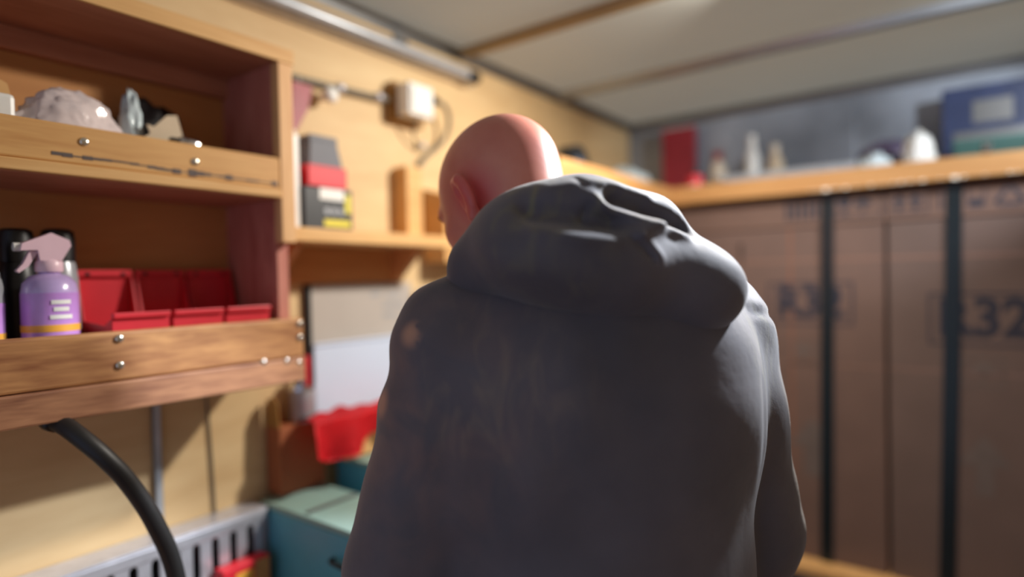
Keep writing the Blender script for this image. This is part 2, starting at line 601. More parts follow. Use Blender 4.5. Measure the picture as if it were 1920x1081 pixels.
# ------------------------------------------------------------------ wall shelf unit on the left
sh = thing('wall_shelf', 'wooden box shelf with two lipped tiers fixed on the left wall', 'shelf', (0, 0.2, 1.218))
Ys = -0.45
link('back_panel', box(0.0005, 0.007, Ys, 0.652, 1.24, 1.808), M['ply_back'], sh)
link('top_board', box(0.0005, 0.2, Ys, 0.679, 1.808, 1.83, 0.0015), M['red_wood_y'], sh)
link('top_edging', box(0.2, 0.207, Ys, 0.681, 1.806, 1.832, 0.001), M['pine'], sh, label='pale pine edging along the front of the top board')
link('cleat', box(0.007, 0.026, Ys, 0.652, 1.772, 1.8075, 0.001), M['red_wood_y'], sh)
link('side_panel', box(0.0005, 0.182, 0.652, 0.674, 1.24, 1.8078), M['red_wood'], sh)
link('stile', box(0.182, 0.206, 0.648, 0.677, 1.476, 1.8058, 0.002), M['stile'], sh, label='pale upright strip closing the shelf end')
link('shelf_board', box(0.007, 0.196, Ys, 0.6515, 1.556, 1.574, 0.001), M['red_wood_y'], sh)
b = box(0.184, 0.205, Ys, 0.6475, 1.574, 1.629, 0.003)
lip_u = link('lip_plank', b, M['lip_plank'], sh)
link('edge_strip', box(0.196, 0.208, Ys, 0.6475, 1.557, 1.5735, 0.002), M['pine'], sh)
link('shelf_board', box(0.0005, 0.186, Ys, 0.686, 1.222, 1.24, 0.001), M['red_wood_y'], sh)
lip_a = link('lip_plank', box(0.186, 0.206, Ys, 0.687, 1.2635, 1.3355, 0.004), M['old_plank'], sh, label='weathered plank with strong grain fronting the lower tier')
lip_b = link('lip_plank', box(0.187, 0.209, Ys, 0.6865, 1.218, 1.2625, 0.003), M['old_plank2'], sh, label='darker weathered plank below the lower lip')
# scuffed dark streak along the upper lip
bm = bmesh.new()
y = 0.3
while y < 0.64:
    h = 0.0008 + 0.011 * abs(noise.noise(Vector((y * 34, 0, 0)))) * (0.4 + abs(noise.noise(Vector((y * 9, 5, 0)))) * 1.6)
    z = 1.585 - 0.012 * (y - 0.3) + 0.003 * noise.noise(Vector((y * 12, 3, 0)))
    box(0.2045, 0.2056, y, y + 0.0125, z - h, z + h, 0, 2, bm)
    y += 0.0122
link('scuff_mark', bm, M['faint_ink'], lip_u, label='dark scuffed streak on the upper lip')
for (yy, zz) in ((0.339, 1.607), (0.494, 1.601), (0.375, 1.325), (0.375, 1.286), (0.678, 1.325), (0.678, 1.299), (0.603, 1.262), (0.648, 1.258), (0.674, 1.252)):
    screw('screw_head', 0.206 if zz > 1.4 else 0.2075, yy, zz, lip_u if zz > 1.4 else (lip_a if zz > 1.2628 else lip_b))

# upper tier contents ---------------------------------------------------------
ZU = 1.5745
t = tag(link('plastic_bag', crumple((0.135, 0.346, 1.62), (0.036, 0.07, 0.074), 0.2, 4.2, 5, 3, ZU), M['bag'], None, 'all'),
        'crinkled pinkish clear plastic bag lying on the upper shelf tier', 'bag')
t = tag(link('small_plastic_bag', crumple((0.12, 0.435, 1.635), (0.018, 0.017, 0.085), 0.25, 5, 4, 8, ZU), M['clear'], None, 'all'),
        'small clear bag standing between the pinkish bag and torn card', 'bag')
bm = crumple((0.05, 0.49, 1.635), (0.035, 0.07, 0.095), 0.2, 3, 4, 5, ZU)
tag(link('black_pouch', bm, M['black'], None, 'all'), 'black soft pouch slumped behind the clear bags on the upper tier', 'pouch')
cd = thing('torn_card', 'torn beige cardboard piece propped behind the upper lip', 'cardboard', (0.15, 0.48, ZU))
bm = prism([(0.425, 1.5748), (0.515, 1.5748), (0.512, 1.615), (0.494, 1.685), (0.478, 1.682), (0.458, 1.66), (0.447, 1.662), (0.452, 1.648), (0.44, 1.64), (0.43, 1.615)], 0.145, 0.149, 'YZ')
link('sheet', bm, M['beige_card'], cd)
link('flap', prism([(0.46, 1.5748), (0.512, 1.5748), (0.509, 1.61), (0.47, 1.618)], 0.1495, 0.152, 'YZ'), M['beige_card'], cd)
tb = thing('metal_tube', 'short silver tube lying across the front of the torn card', 'tube', (0.165, 0.5, 1.63))
link('barrel', lathe([(0.009, 0), (0.0105, 0.003), (0.0105, 0.03), (0.009, 0.033)], (0.165, 0.487, 1.6365), 16, 'Y'), M['chrome'], tb, True)
link('cap', lathe([(0.006, 0), (0.0075, 0.002), (0.0075, 0.012), (0.006, 0.013)], (0.165, 0.474, 1.6365), 16, 'Y'), M['black'], tb, True)
link('stand', box(0.158, 0.172, 0.482, 0.515, ZU, 1.6275, 0.002), M['beige_card'], tb)
wr = tag(link('dark_cable', tube([(0.10, 0.49, 1.68), (0.12, 0.52, 1.655), (0.145, 0.548, 1.615), (0.16, 0.58, 1.582), (0.15, 0.625, 1.5795)], 0.0035, 8), M['wire_brown'], None, 'all'),
         'thin dark cable drooping to the right of the torn card', 'cable')
pk = thing('paper_packet', 'white paper packet with a beige top at the left end of the upper tier', 'packet', (0.13, 0.245, ZU))
link('sleeve', box(0.10, 0.16, 0.20, 0.275, ZU, 1.668, 0.006), M['white'], pk)
link('top_flap', prism([(0.2, 1.668), (0.28, 1.668), (0.275, 1.69), (0.255, 1.70), (0.2, 1.70)], 0.105, 0.125, 'YZ'), M['tan_wood'], pk)

# lower tier contents ---------------------------------------------------------
ZL = 1.2405


def bottle(name, label, x, y, rad, h, capmat, bodymat, labelmat, band=True, group=None):
    t = thing(name, label, 'bottle', (x, y, ZL), group)
    bd = link('body', lathe([(rad * 0.9, 0), (rad, 0.004), (rad, h * 0.62), (rad * 0.97, h * 0.7), (rad * 0.86, h * 0.78), (rad * 0.8, h * 0.8)], (x, y, ZL), 28), M[bodymat], t, True)
    link('cap', lathe([(rad * 0.8, h * 0.8), (rad * 0.86, h * 0.802), (rad * 0.86, h * 0.94), (rad * 0.8, h * 0.985), (rad * 0.6, h)], (x, y, ZL), 28), M[capmat], t, True)
    link('label_band', lathe([(rad + 0.0006, h * 0.08), (rad + 0.0006, h * 0.6)], (x, y, ZL), 28), M[labelmat], bd, True)
    if band:
        link('stripe', lathe([(rad + 0.001, h * 0.38), (rad + 0.001, h * 0.425)], (x, y, ZL), 28), M['orange_band'], bd, True)
    return t


bottle('aerosol_can', 'grey aerosol can with black cap behind the trigger bottle', 0.07, 0.345, 0.026, 0.252, 'black', 'grey_can', 'grey_can', False)
bottle('black_bottle', 'all black bottle left of the grey aerosol can', 0.07, 0.292, 0.026, 0.25, 'black', 'black', 'black', False)
bottle('purple_bottle', 'purple labelled bottle with black cap cut by the left edge', 0.125, 0.233, 0.03, 0.236, 'black', 'grey_can', 'purple', True)
tx, ty = 0.14, 0.312
tbt = thing('trigger_bottle', 'purple spray bottle with pale pink trigger head on the lower tier', 'bottle', (tx, ty, ZL))
link('body', lathe([(0.030, 0), (0.034, 0.005), (0.034, 0.155), (0.032, 0.168), (0.024, 0.178), (0.013, 0.182), (0.013, 0.186)], (tx, ty, ZL), 32), M['lilac'], tbt, True)
link('label_band', lathe([(0.0346, 0.09), (0.0346, 0.154)], (tx, ty, ZL), 32), M['purple'], tbt, True)
link('stripe', lathe([(0.035, 0.099), (0.035, 0.109)], (tx, ty, ZL), 32), M['orange_band'], tbt, True)
for dz, w_ in ((0.117, 0.8), (0.128, 0.55), (0.138, 0.7)):
    b = bmesh.new()
    n = 10
    ring = []
    for k in range(n + 1):
        a = -w_ / 2 + w_ * k / n + 0.1
        ring.append([b.verts.new((tx + 0.0353 * math.cos(a), ty + 0.0353 * math.sin(a), ZL + dz + e)) for e in (0, 0.006)])
    for k in range(n):
        b.faces.new((ring[k][0], ring[k + 1][0], ring[k + 1][1], ring[k][1]))
    link('print_line', b, M['white'], tbt)
link('collar', lathe([(0.016, 0.184), (0.017, 0.186), (0.017, 0.198), (0.014, 0.202)], (tx, ty, ZL), 20), M['pale_pink'], tbt, True)
shd = link('spray_head', xf(prism([(-0.014, 0.2), (0.012, 0.2), (0.024, 0.222), (0.022, 0.23), (0.0, 0.24), (-0.008, 0.236), (-0.034, 0.224), (-0.036, 0.214), (-0.016, 0.215)], -0.01, 0.01, 'YZ'), Matrix.Translation((tx + 0.004, ty, ZL))), M['pale_pink'], tbt)
link('trigger', xf(prism([(-0.014, 0.214), (-0.024, 0.214), (-0.032, 0.196), (-0.04, 0.186), (-0.037, 0.183), (-0.026, 0.192)], -0.005, 0.005, 'YZ'), Matrix.Translation((tx + 0.004, ty, ZL))), M['pale_pink'], shd)
link('nozzle', lathe([(0.006, 0), (0.006, 0.008)], (tx + 0.004, ty - 0.042, ZL + 0.219), 12, 'Y'), M['white'], shd, True)


def parts_bin(x0, x1, y0, y1, z0, hb, hf, label):
    t = thing('parts_bin', label, 'bin', ((x0 + x1) / 2, (y0 + y1) / 2, z0), 'red parts bins on the lower tier')
    th = 0.003
    link('base', box(x0, x1, y0, y1, z0, z0 + th, 0.001), M['red_plastic'], t)
    link('back_wall', box(x0, x0 + th, y0 + 0.004, y1 - 0.004, z0 + th, z0 + hb, 0.001), M['red_plastic'], t)
    link('back_rim', box(x0 + th, x0 + 0.010, y0, y1, z0 + hb - 0.012, z0 + hb, 0.0015), M['red_plastic'], t)
    link('front_wall', box(x1 - th, x1, y0, y1, z0 + th, z0 + hf, 0.001), M['red_plastic'], t)
    link('front_rim', box(x1 - 0.004, x1 + 0.006, y0, y1, z0 + hf, z0 + hf + 0.009, 0.002), M['red_plastic'], t)
    for yy in (y0, y1 - th):
        poly = [(x0 + th, z0 + th), (x1 - th, z0 + th), (x1 - th, z0 + hf), (x1 - 0.03, z0 + hf * 0.9), (x0 + 0.03, z0 + hf * 0.95), (x0 + 0.012, z0 + hb - 0.02), (x0 + th, z0 + hb)]
        link('side_wall', prism(poly, yy, yy + th, 'XZ'), M['red_plastic'], t)
    for yy in (y0 + 0.012, y1 - 0.018):
        link('hook_slot', box(x0 + 0.0101, x0 + 0.011, yy, yy + 0.006, z0 + hb - 0.010, z0 + hb - 0.005), M['black'], t)
    return t


p0 = parts_bin(0.03, 0.172, 0.379, 0.462, ZL, 0.19, 0.112, 'leftmost red open-fronted plastic bin beside the purple bottle')
for dy, dz, lab in ((0.0885, 0.002, 'middle red plastic bin of three on the lower tier'), (0.177, 0.01, 'red plastic bin against the right end panel of the lower tier')):
    c = copy_tree(p0)
    c.location = Vector(p0.location) + Vector((0, dy, 0))
    c['label'] = lab

# ------------------------------------------------------------------ hose under the shelf
hs = thing('black_hose', 'thick black hose curving down from under the lower tier', 'hose', (0.2, 0.3, 1.2))
link('hose', tube([(0.178, 0.30, 1.2165), (0.205, 0.305, 1.211), (0.232, 0.318, 1.192), (0.248, 0.338, 1.164), (0.252, 0.365, 1.122), (0.252, 0.397, 1.055), (0.25, 0.425, 0.964), (0.25, 0.44, 0.8), (0.25, 0.43, 0.68), (0.26, 0.38, 0.62), (0.27, 0.3, 0.614)], 0.0125, 14, 10), M['rubber'], hs, 'all')
link('ferrule', tube([(0.17, 0.2985, 1.217), (0.186, 0.3015, 1.2155)], 0.0155, 14, 1), M['black'], hs, 'all')
tr = thing('wall_trunking', 'grey vertical trunking strip on the wall below the shelf', 'trunking', (0, 0.51, 0.9))
link('channel', box(0.0005, 0.008, 0.500, 0.516, 0.93, 1.215, 0.002), M['cable_grey'], tr)
link('cover', box(0.008, 0.0105, 0.502, 0.514, 0.93, 1.215, 0.001), M['grey_can'], tr)
tag(link('wall_cable', tube([(0.004, 0.60, 1.214), (0.004, 0.607, 1.1), (0.004, 0.611, 0.99), (0.004, 0.613, 0.93)], 0.0022, 8, 3), M['cable_grey'], None, 'all'),
    'thin grey cable down the wall right of the trunking strip', 'cable')

# ------------------------------------------------------------------ slotted steel tray under it
ra = thing('slotted_tray', 'galvanised steel tray with tall rounded slots along its front', 'tray', (0.03, 0.3, 0.6))
XF = 0.06
ZT = 0.949
YE = 0.69
link('top_flange', box(0.002, XF + 0.003, -0.1, YE, ZT - 0.004, ZT, 0.0015), M['steel'], ra)
link('front_rail', box(XF - 0.002, XF + 0.004, -0.1, YE, ZT - 0.026, ZT - 0.0042, 0.0025), M['steel'], ra)
link('bottom_rail', box(XF - 0.002, XF + 0.003, -0.1, YE, ZT - 0.125, ZT - 0.095, 0.0015), M['steel'], ra)
y = YE - 0.02
k = 0
while y > 0.1:
    z0_, z1_ = ZT - 0.095, ZT - 0.0262
    n_ = 5
    hw, g = 0.0105, 0.0072           # half width of the bar, half width of a slot: slots end in half rounds
    L_ = [(y - hw - g + g * math.sin(math.pi / 2 * q / n_), z0_ + g - g * math.cos(math.pi / 2 * q / n_)) for q in range(n_ + 1)]
    prof = [(y - hw - g, z0_)] + L_[1:] + [(a, z0_ + z1_ - c) for a, c in L_[1:][::-1]] + [(y - hw - g, z1_)]
    prof = prof + [(2 * y - a, c) for a, c in prof[::-1]]
    link('slot_bar', prism(prof, XF - 0.002, XF + 0.0025, 'YZ'), M['steel'], ra)
    y -= 2 * (hw + g)
link('end_plate', box(0.002, XF + 0.002, YE - 0.003, YE, ZT - 0.125, ZT - 0.0045), M['steel'], ra)
link('liner', box(0.012, 0.02, -0.1, YE - 0.004, ZT - 0.125, ZT - 0.0045), M['black'], ra, label='black liner seen through the slots')
link('leg_frame', box(0.004, XF - 0.004, -0.1, YE, 0.6, ZT - 0.1255, 0.002), M['trim'], ra)
pb = thing('small_carton', 'small orange and red carton in front of the slotted tray', 'carton', (0.1, 0.6, 0.6))
link('box', box(0.068, 0.1, 0.575, 0.67, 0.8, 0.868, 0.002), M['red_card'], pb)
link('yellow_patch', box(0.0998, 0.1006, 0.6, 0.635, 0.81, 0.855), M['orange_band'], pb)
link('orange_patch', box(0.0998, 0.1005, 0.638, 0.668, 0.802, 0.866), M['fascia'], pb)
link('lower_box', box(0.068, 0.1, 0.575, 0.67, 0.6005, 0.7995, 0.002), M['brown_card'], pb)

# ------------------------------------------------------------------ bench and teal cases
be = thing('workbench', 'wooden workbench along the left wall under the cases', 'bench', (0.22, 0.4, 0))
link('worktop', box(0.0005, 0.46, Ys, 1.3, 0.56, 0.6, 0.003), M['bench'], be)
for (xx, yy) in ((0.03, Ys + 0.03), (0.38, Ys + 0.03), (0.03, 1.21), (0.38, 1.21)):
    link('leg', box(xx, xx + 0.06, yy, yy + 0.06, 0, 0.56, 0.003), M['bench'], be)


def case(x0, x1, y0, y1, z0, z1, label, rot=0):
    t = thing('tool_case', label, 'case', ((x0 + x1) / 2, (y0 + y1) / 2, z0), 'teal tool cases on the bench')
    bd = link('body', box(x0, x1, y0, y1, z0, z1 - 0.012, 0.004), M['teal'], t)
    ld = link('lid', box(x0, x1, y0, y1, z1 - 0.0118, z1, 0.003), M['teal_lid'], t, label='pale grey-green lid')
    link('lid_rib', box(x0 + 0.14, x0 + 0.152, y0 + 0.01, y1 - 0.01, z1, z1 + 0.003, 0.001), M['trim'], ld)
    link('handle', tube([(x0 + 0.24, y0 - 0.001, z1 - 0.06), (x0 + 0.25, y0 - 0.014, z1 - 0.06), (x0 + 0.32, y0 - 0.014, z1 - 0.06), (x0 + 0.33, y0 - 0.001, z1 - 0.06)], 0.004, 8, 4), M['black'], bd, 'all')
    return t


case(0.03, 0.44, 0.694, 0.835, 0.6, 0.953, 'lower teal case with pale lid nearest the slotted tray')
case(0.03, 0.44, 0.885, 1.08, 0.6, 1.0, 'taller teal case behind, under the red cloth')

# ------------------------------------------------------------------ things on the cases
bx = thing('brown_box', 'small brown cardboard box on the near teal case lid', 'box', (0.05, 0.77, 0.957))
link('carton', box(0.006, 0.058, 0.725, 0.834, 0.9565, 1.098, 0.002), M['brown_card'], bx)
link('flap', prism([(0.008, 1.098), (0.056, 1.098), (0.052, 1.15), (0.035, 1.162), (0.012, 1.155)], 0.725, 0.728, 'XZ'), M['gold'], bx, label='olive upright flap')
link('flap', prism([(0.729, 1.098), (0.77, 1.098), (0.76, 1.135), (0.732, 1.15)], 0.006, 0.009, 'YZ'), M['brown_card'], bx)
cp = thing('pen_cup', 'grey metal cup holding tools on top of the brown box', 'cup', (0.034, 0.797, 1.0985))
link('cup', lathe([(0.024, 0), (0.0255, 0.002), (0.027, 0.075), (0.028, 0.078), (0.0255, 0.078), (0.024, 0.01), (0.005, 0.006)], (0.034, 0.797, 1.0985), 24), M['grey_can'], cp, True)
link('rim', lathe([(0.0282, 0.07), (0.0288, 0.074), (0.0282, 0.079)], (0.034, 0.797, 1.0985), 24), M['chrome'], cp, True)
ctools = [('screwdriver', 'red handled screwdriver standing in the grey cup', (0.036, 0.81), 'red_plastic', 0.135),
          ('marker_pen', 'dark thin pen standing in the grey cup', (0.03, 0.788), 'black', 0.095),
          ('file', 'shiny steel file standing in the grey cup', (0.044, 0.79), 'chrome', 0.10)]
for nm, lab, (xx, yy), mt, hh in ctools:
    t = thing(nm, lab, 'tool', (xx, yy, 1.106))
    link('shaft', lathe([(0.003, 0), (0.003, hh * 0.5)], (xx, yy, 1.106), 10), M['chrome'], t, True)
    link('handle', lathe([(0.004, hh * 0.5), (0.0065, hh * 0.55), (0.0065, hh * 0.95), (0.004, hh)], (xx, yy, 1.106), 12), M[mt], t, True)
tbk = thing('wood_block', 'tan wooden block on the far teal case beneath the white board', 'block', (0.06, 0.94, 1.003))
link('block', box(0.02, 0.10, 0.86, 1.06, 1.0035, 1.088, 0.003), M['tan_wood'], tbk)
link('end_grain', box(0.022, 0.098, 0.8588, 0.86, 1.006, 1.086), M['pine'], tbk)
bm = bmesh.new()
nx, ny = 26, 40
gv = []
for i in range(nx + 1):
    row = []
    for j in range(ny + 1):
        a = i / nx; c = j / ny
        yy = 0.765 + 0.30 * c
        q = 0.19 * a
        top = 1.100 - 0.006 * c + 0.012 * noise.noise(Vector((q * 26, yy * 22, 2))) + 0.012
        if q < 0.075:
            xx, zz = 0.045 + q, top
        else:
            xx, zz = 0.12 + 0.012 * math.sin(yy * 60) * (q - 0.075) / 0.1, top - (q - 0.075) * (0.65 + 0.2 * math.sin(c * 7))
        if yy > 0.86:
            zz = max(zz, 1.006)
        if yy < 0.834 and q < 0.05:
            xx = max(xx, 0.066)
        row.append(bm.verts.new((xx, yy, zz)))
    gv.append(row)
for i in range(nx):
    for j in range(ny):
        bm.faces.new((gv[i][j], gv[i + 1][j], gv[i + 1][j + 1], gv[i][j + 1]))
ext = bmesh.ops.solidify(bm, geom=bm.faces[:], thickness=0.006)
tag(link('red_cloth', bm, M['red_cloth'], None, 'all'), 'bright red rag bunched on the cases beside the cup', 'cloth')

# ------------------------------------------------------------------ second shelf and what is on it
s2 = thing('bracket_shelf', 'small pale wooden shelf on the wall beyond the box shelf', 'shelf', (0, 0.95, 1.46))
link('board', box(0.0005, 0.152, 0.692, 1.175, 1.484, 1.512, 0.002), M['pine'], s2)
link('apron', box(0.0005, 0.022, 0.70, 1.12, 1.40, 1.4838, 0.002), M['ply_back'], s2)
for yy in (0.73, 1.08):
    link('bracket', prism([(0.0222, 1.4838), (0.12, 1.4838), (0.12, 1.475), (0.032, 1.40), (0.0222, 1.40)], yy, yy + 0.018, 'XZ'), M['ply_back'], s2)
for (y0, y1, z1, lab) in ((1.114, 1.168, 1.70, 'upright pale batten standing on the small shelf beside the carton stack'), (1.222, 1.30, 1.655, 'upright pale batten on the wall half hidden by the bald head')):
    t = thing('wall_batten', lab, 'batten', (0, y0, 1.5))
    dp, zb = (0.05, 1.5125) if y0 < 1.175 else (0.08, 1.45)
    bt = link('batten', prism([(0.0005, zb), (dp, zb), (dp, z1 - (0.0 if y0 < 1.175 else 0.025)), (0.0005, z1)], y0, y1, 'XZ'), M['pine'], t)
    screw('screw_head', dp, y0 + 0.02, z1 - 0.05, bt, 0.003)

zt = 1.5125
pc = thing('product_carton', 'dark carton with yellow stripe at the bottom of the stack on the small shelf', 'carton', (0.08, 0.84, zt))
link('box', box(0.035, 0.125, 0.752, 0.875, zt, 1.601, 0.002), M['dark_card'], pc)
link('white_band', box(0.1248, 0.1256, 0.79, 0.852, 1.576, 1.6), M['white'], pc)
link('yellow_stripe', box(0.1248, 0.1257, 0.80, 0.868, 1.52, 1.534), M['yellow'], pc)
link('yellow_patch', box(0.1248, 0.1257, 0.855, 0.87, 1.55, 1.59), M['yellow'], pc)
link('gold_panel', box(0.04, 0.11, 0.7513, 0.7522, 1.54, 1.592), M['gold'], pc)
for k in range(3):
    link('print_disc', lathe([(0.007, 0), (0.007, 0.0008)], (0.125, 0.808 + 0.018 * k, 1.552), 14, 'X'), M['grey_can'], pc)
rc = thing('red_carton', 'flat red carton in the middle of the stack on the small shelf', 'carton', (0.08, 0.83, 1.6015))
link('box', box(0.03, 0.13, 0.76, 0.858, 1.6015, 1.646, 0.002), M['red_card'], rc)
link('flap_edge', box(0.1301, 0.1306, 0.765, 0.853, 1.638, 1.64), M['dark_red'], rc)
gc = thing('grey_carton', 'grey carton with sloping side topping the stack on the small shelf', 'carton', (0.08, 0.81, 1.6465))
link('box', prism([(0.772, 1.6465), (0.855, 1.6465), (0.838, 1.708), (0.775, 1.708)], 0.05, 0.12, 'YZ'), M['grey_card'], gc)
link('lid_edge', prism([(0.771, 1.7), (0.8425, 1.7), (0.839, 1.71), (0.773, 1.71)], 0.0485, 0.1215, 'YZ'), M['grey_card'], gc)
ws = thing('white_slab', 'narrow white packet leaning left of the grey carton', 'packet', (0.1, 0.745, 1.6))
link('slab', box(0.08, 0.118, 0.722, 0.7495, zt, 1.705, 0.004), M['white'], ws)
link('cap', box(0.085, 0.113, 0.726, 0.746, 1.705, 1.715, 0.003), M['cream'], ws)
rcl = thing('red_tag', 'faded red tag hanging from the conduit behind the shelf post', 'tag', (0.03, 0.83, 1.85))
link('strip', prism([(0.80, 1.845), (0.852, 1.845), (0.838, 1.79), (0.806, 1.735), (0.796, 1.74)], 0.022, 0.026, 'YZ'), M['dark_red'], rcl)
link('string', tube([(0.024, 0.82, 1.84), (0.024, 0.82, 1.856)], 0.001, 6, 1), M['white'], rcl)

# ------------------------------------------------------------------ conduit, socket, cable, tube light
cn = thing('conduit', 'horizontal grey conduit pipe on the wall leading to the socket', 'conduit', (0.014, 0.95, 1.86))
link('pipe', tube([(0.0145, 0.70, 1.855), (0.0145, 0.9, 1.861), (0.0145, 1.1, 1.87)], 0.0075, 12, 3), M['cable_grey'], cn, 'all')
for yy in (0.935, 1.055):
    link('saddle_clip', tube([(0.0145, yy - 0.008, 1.8625 + (yy - 0.9) * 0.045), (0.0145, yy + 0.012, 1.8635 + (yy - 0.9) * 0.045)], 0.0105, 12, 1), M['steel'], cn, 'all')
kn = thing('wall_hook', 'white round hook on the wall below the conduit', 'hook', (0, 0.89, 1.835))
link('stem', lathe([(0.008, 0), (0.008, 0.03)], (0.0005, 0.89, 1.832), 14, 'X'), M['white'], kn, True)
link('head', lathe([(0.012, 0.03), (0.018, 0.034), (0.019, 0.042), (0.014, 0.05), (0.005, 0.053)], (0.0005, 0.89, 1.832), 20, 'X'), M['white'], kn, True)
sk = thing('wall_socket', 'white socket box on the wall with a black plug in it', 'socket', (0, 1.15, 1.83))
link('shade_block', box(0.0005, 0.028, 1.095, 1.205, 1.815, 1.92, 0.003), M['gold'], sk, label='brown block behind the socket, coloured as its shadow')  # brown colour stands in for the socket's shadow on the wall
hsg = link('housing', box(0.0282, 0.075, 1.105, 1.195, 1.828, 1.912, 0.006), M['white'], sk)
link('front_plate', box(0.075, 0.08, 1.115, 1.185, 1.84, 1.9, 0.002), M['white'], hsg)
link('plug', lathe([(0.014, 0), (0.015, 0.004), (0.013, 0.028), (0.007, 0.036)], (0.055, 1.195, 1.888), 16, 'Y'), M['black'], sk, True)
cb = thing('socket_cable', 'grey cable looping down right of the white socket', 'cable', (0.05, 1.2, 1.8))
link('cable', tube([(0.055, 1.231, 1.888), (0.053, 1.262, 1.884), (0.045, 1.288, 1.855), (0.03, 1.29, 1.81), (0.02, 1.262, 1.775), (0.014, 1.225, 1.745), (0.012, 1.20, 1.715), (0.011, 1.196, 1.69), (0.011, 1.196, 1.62)], 0.0065, 10, 8), M['cable_grey'], cb, 'all')
link('cable_clip', lathe([(0.009, 0), (0.009, 0.012), (0.005, 0.016)], (0.012, 1.205, 1.77), 14, 'X'), M['steel'], cb, True)
link('wire', tube([(0.06, 1.15, 1.827), (0.03, 1.162, 1.79), (0.014, 1.195, 1.765), (0.012, 1.205, 1.77)], 0.003, 8, 6), M['cable_grey'], cb, 'all')
tl = thing('tube_light', 'long grey tube light fitting high on the left wall, unlit', 'light', (0, 0.9, 1.985))
link('fitting', box(0.0005, 0.028, 0.2, 1.43, 1.985, 2.02, 0.003), M['steel'], tl)
link('tube', lathe([(0.015, 0), (0.015, 1.13)], (0.046, 0.24, 2.0), 20, 'Y'), M['grey_can'], tl, True)
link('end_cap', lathe([(0.017, 0), (0.019, 0.006), (0.019, 0.04), (0.016, 0.046)], (0.046, 1.37, 2.0), 20, 'Y'), M['black'], tl, True)
link('end_cap', lathe([(0.017, 0), (0.019, 0.006), (0.019, 0.04), (0.016, 0.046)], (0.046, 0.194, 2.0), 20, 'Y'), M['black'], tl, True)

# ------------------------------------------------------------------ white board below the small shelf, its shaded part painted grey
gp = thing('shaded_board', 'white board with black left edge under the small shelf, painted grey for shade', 'panel', (0, 0.98, 1.2))
link('board', box(0.0005, 0.008, 0.842, 1.16, 1.09, 1.3965, 0.001), M['board_shaded'], gp)
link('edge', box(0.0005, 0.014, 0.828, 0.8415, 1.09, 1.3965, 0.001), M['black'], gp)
for k, (a, c, z) in enumerate(((1.02, 1.05, 1.365), (1.07, 1.12, 1.36), (1.06, 1.13, 1.335), (1.06, 1.11, 1.31))):
    link('faint_mark', box(0.008, 0.0086, a, c, z, z + 0.008), M['grey_can'], gp)
wp = thing('lit_board', 'lit lower part of the white board, a separate sheet above the red rag', 'sheet', (0.02, 0.97, 1.1))
link('sheet', box(0.0147, 0.019, 0.842, 1.16, 1.0886, 1.262, 0.001), M['paper'], wp)  # lit part of the board as its own white piece
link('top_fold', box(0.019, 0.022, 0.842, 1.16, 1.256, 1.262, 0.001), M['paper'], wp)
ch = thing('white_case', 'pale translucent case at the right of the shaded board', 'case', (0.03, 1.2, 1.2))
link('shell', box(0.02, 0.06, 1.165, 1.24, 1.09, 1.378, 0.006), M['paper'], ch)
link('catch', box(0.06, 0.066, 1.19, 1.21, 1.3, 1.33, 0.002), M['chrome'], ch)
link('stand', box(0.02, 0.06, 1.165, 1.24, 1.0005, 1.09), M['teal_lid'], ch)

# ------------------------------------------------------------------ high shelf round the back corner
DF = 2.12
hsf = thing('corner_shelf', 'high wooden shelf running round the back corner over the cartons', 'shelf', (0, YB, 1.66))
link('back_board', box(0.0005, XR - 0.001, DF + 0.0005, YB - 0.005, 1.662, 1.68, 0.001), M['pine'], hsf)
link('back_fascia', box(0.379, XR - 0.001, DF - 0.022, DF, 1.652, 1.712, 0.002), M['fascia'], hsf)
link('side_board', box(0.0005, 0.356, 1.33, DF - 0.0005, 1.662, 1.68, 0.001), M['pine'], hsf)
link('side_fascia', box(0.3565, 0.3785, 1.33, DF, 1.652, 1.712, 0.002), M['fascia_y'], hsf)
for k in range(28):
    xx = (0.87, 1.193)[k] if k < 2 else 0.78 + k * 0.024 + random.uniform(-0.006, 0.006)
    if random.random() < 0.75 or k < 2:
        rr_ = 0.0085 if k < 2 else random.uniform(0.0025, 0.0055)
        bm = bmesh.new()
        bmesh.ops.create_icosphere(bm, subdivisions=2, radius=rr_, matrix=Matrix.Translation((xx, DF - 0.0235, 1.6545 + random.uniform(-0.001, 0.001))) @ Matrix.Diagonal((1.3, 0.6, 0.7, 1)))
        link('glint_bead', bm, M['glint'], hsf, 'all')  # white beads stand in for sparkles of light on the edge
ZS = 1.6805
# left run of the corner shelf
t = thing('tape_roll', 'black roll standing on the high shelf right of the bald head', 'roll', (0.2, 1.69, ZS))
link('ring', xf(lathe([(0.03, 0), (0.066, 0), (0.066, 0.05), (0.03, 0.05)], (0, 0, 0), 28, 'X'), Matrix.Translation((0.2, 1.66, ZS + 0.066))), M['black'], t, True)
link('core', lathe([(0.03, 0), (0.03, 0.052)], (0.2, 1.66, ZS + 0.066), 20, 'X'), M['chrome'], t, True)
t = thing('silver_canister', 'silver cylinder lying beside the black roll on the high shelf', 'canister', (0.2, 1.86, ZS))
link('barrel', lathe([(0.03, 0), (0.04, 0.006), (0.04, 0.17), (0.03, 0.176)], (0.22, 1.76, ZS + 0.045), 24, 'Y'), M['grey_can'], t, True)
link('cap', lathe([(0.022, 0), (0.026, 0.004), (0.026, 0.03), (0.02, 0.034)], (0.22, 1.936, ZS + 0.045), 20, 'Y'), M['chrome'], t, True)
link('cradle', box(0.19, 0.25, 1.78, 1.92, ZS, ZS + 0.008, 0.002), M['black'], t)
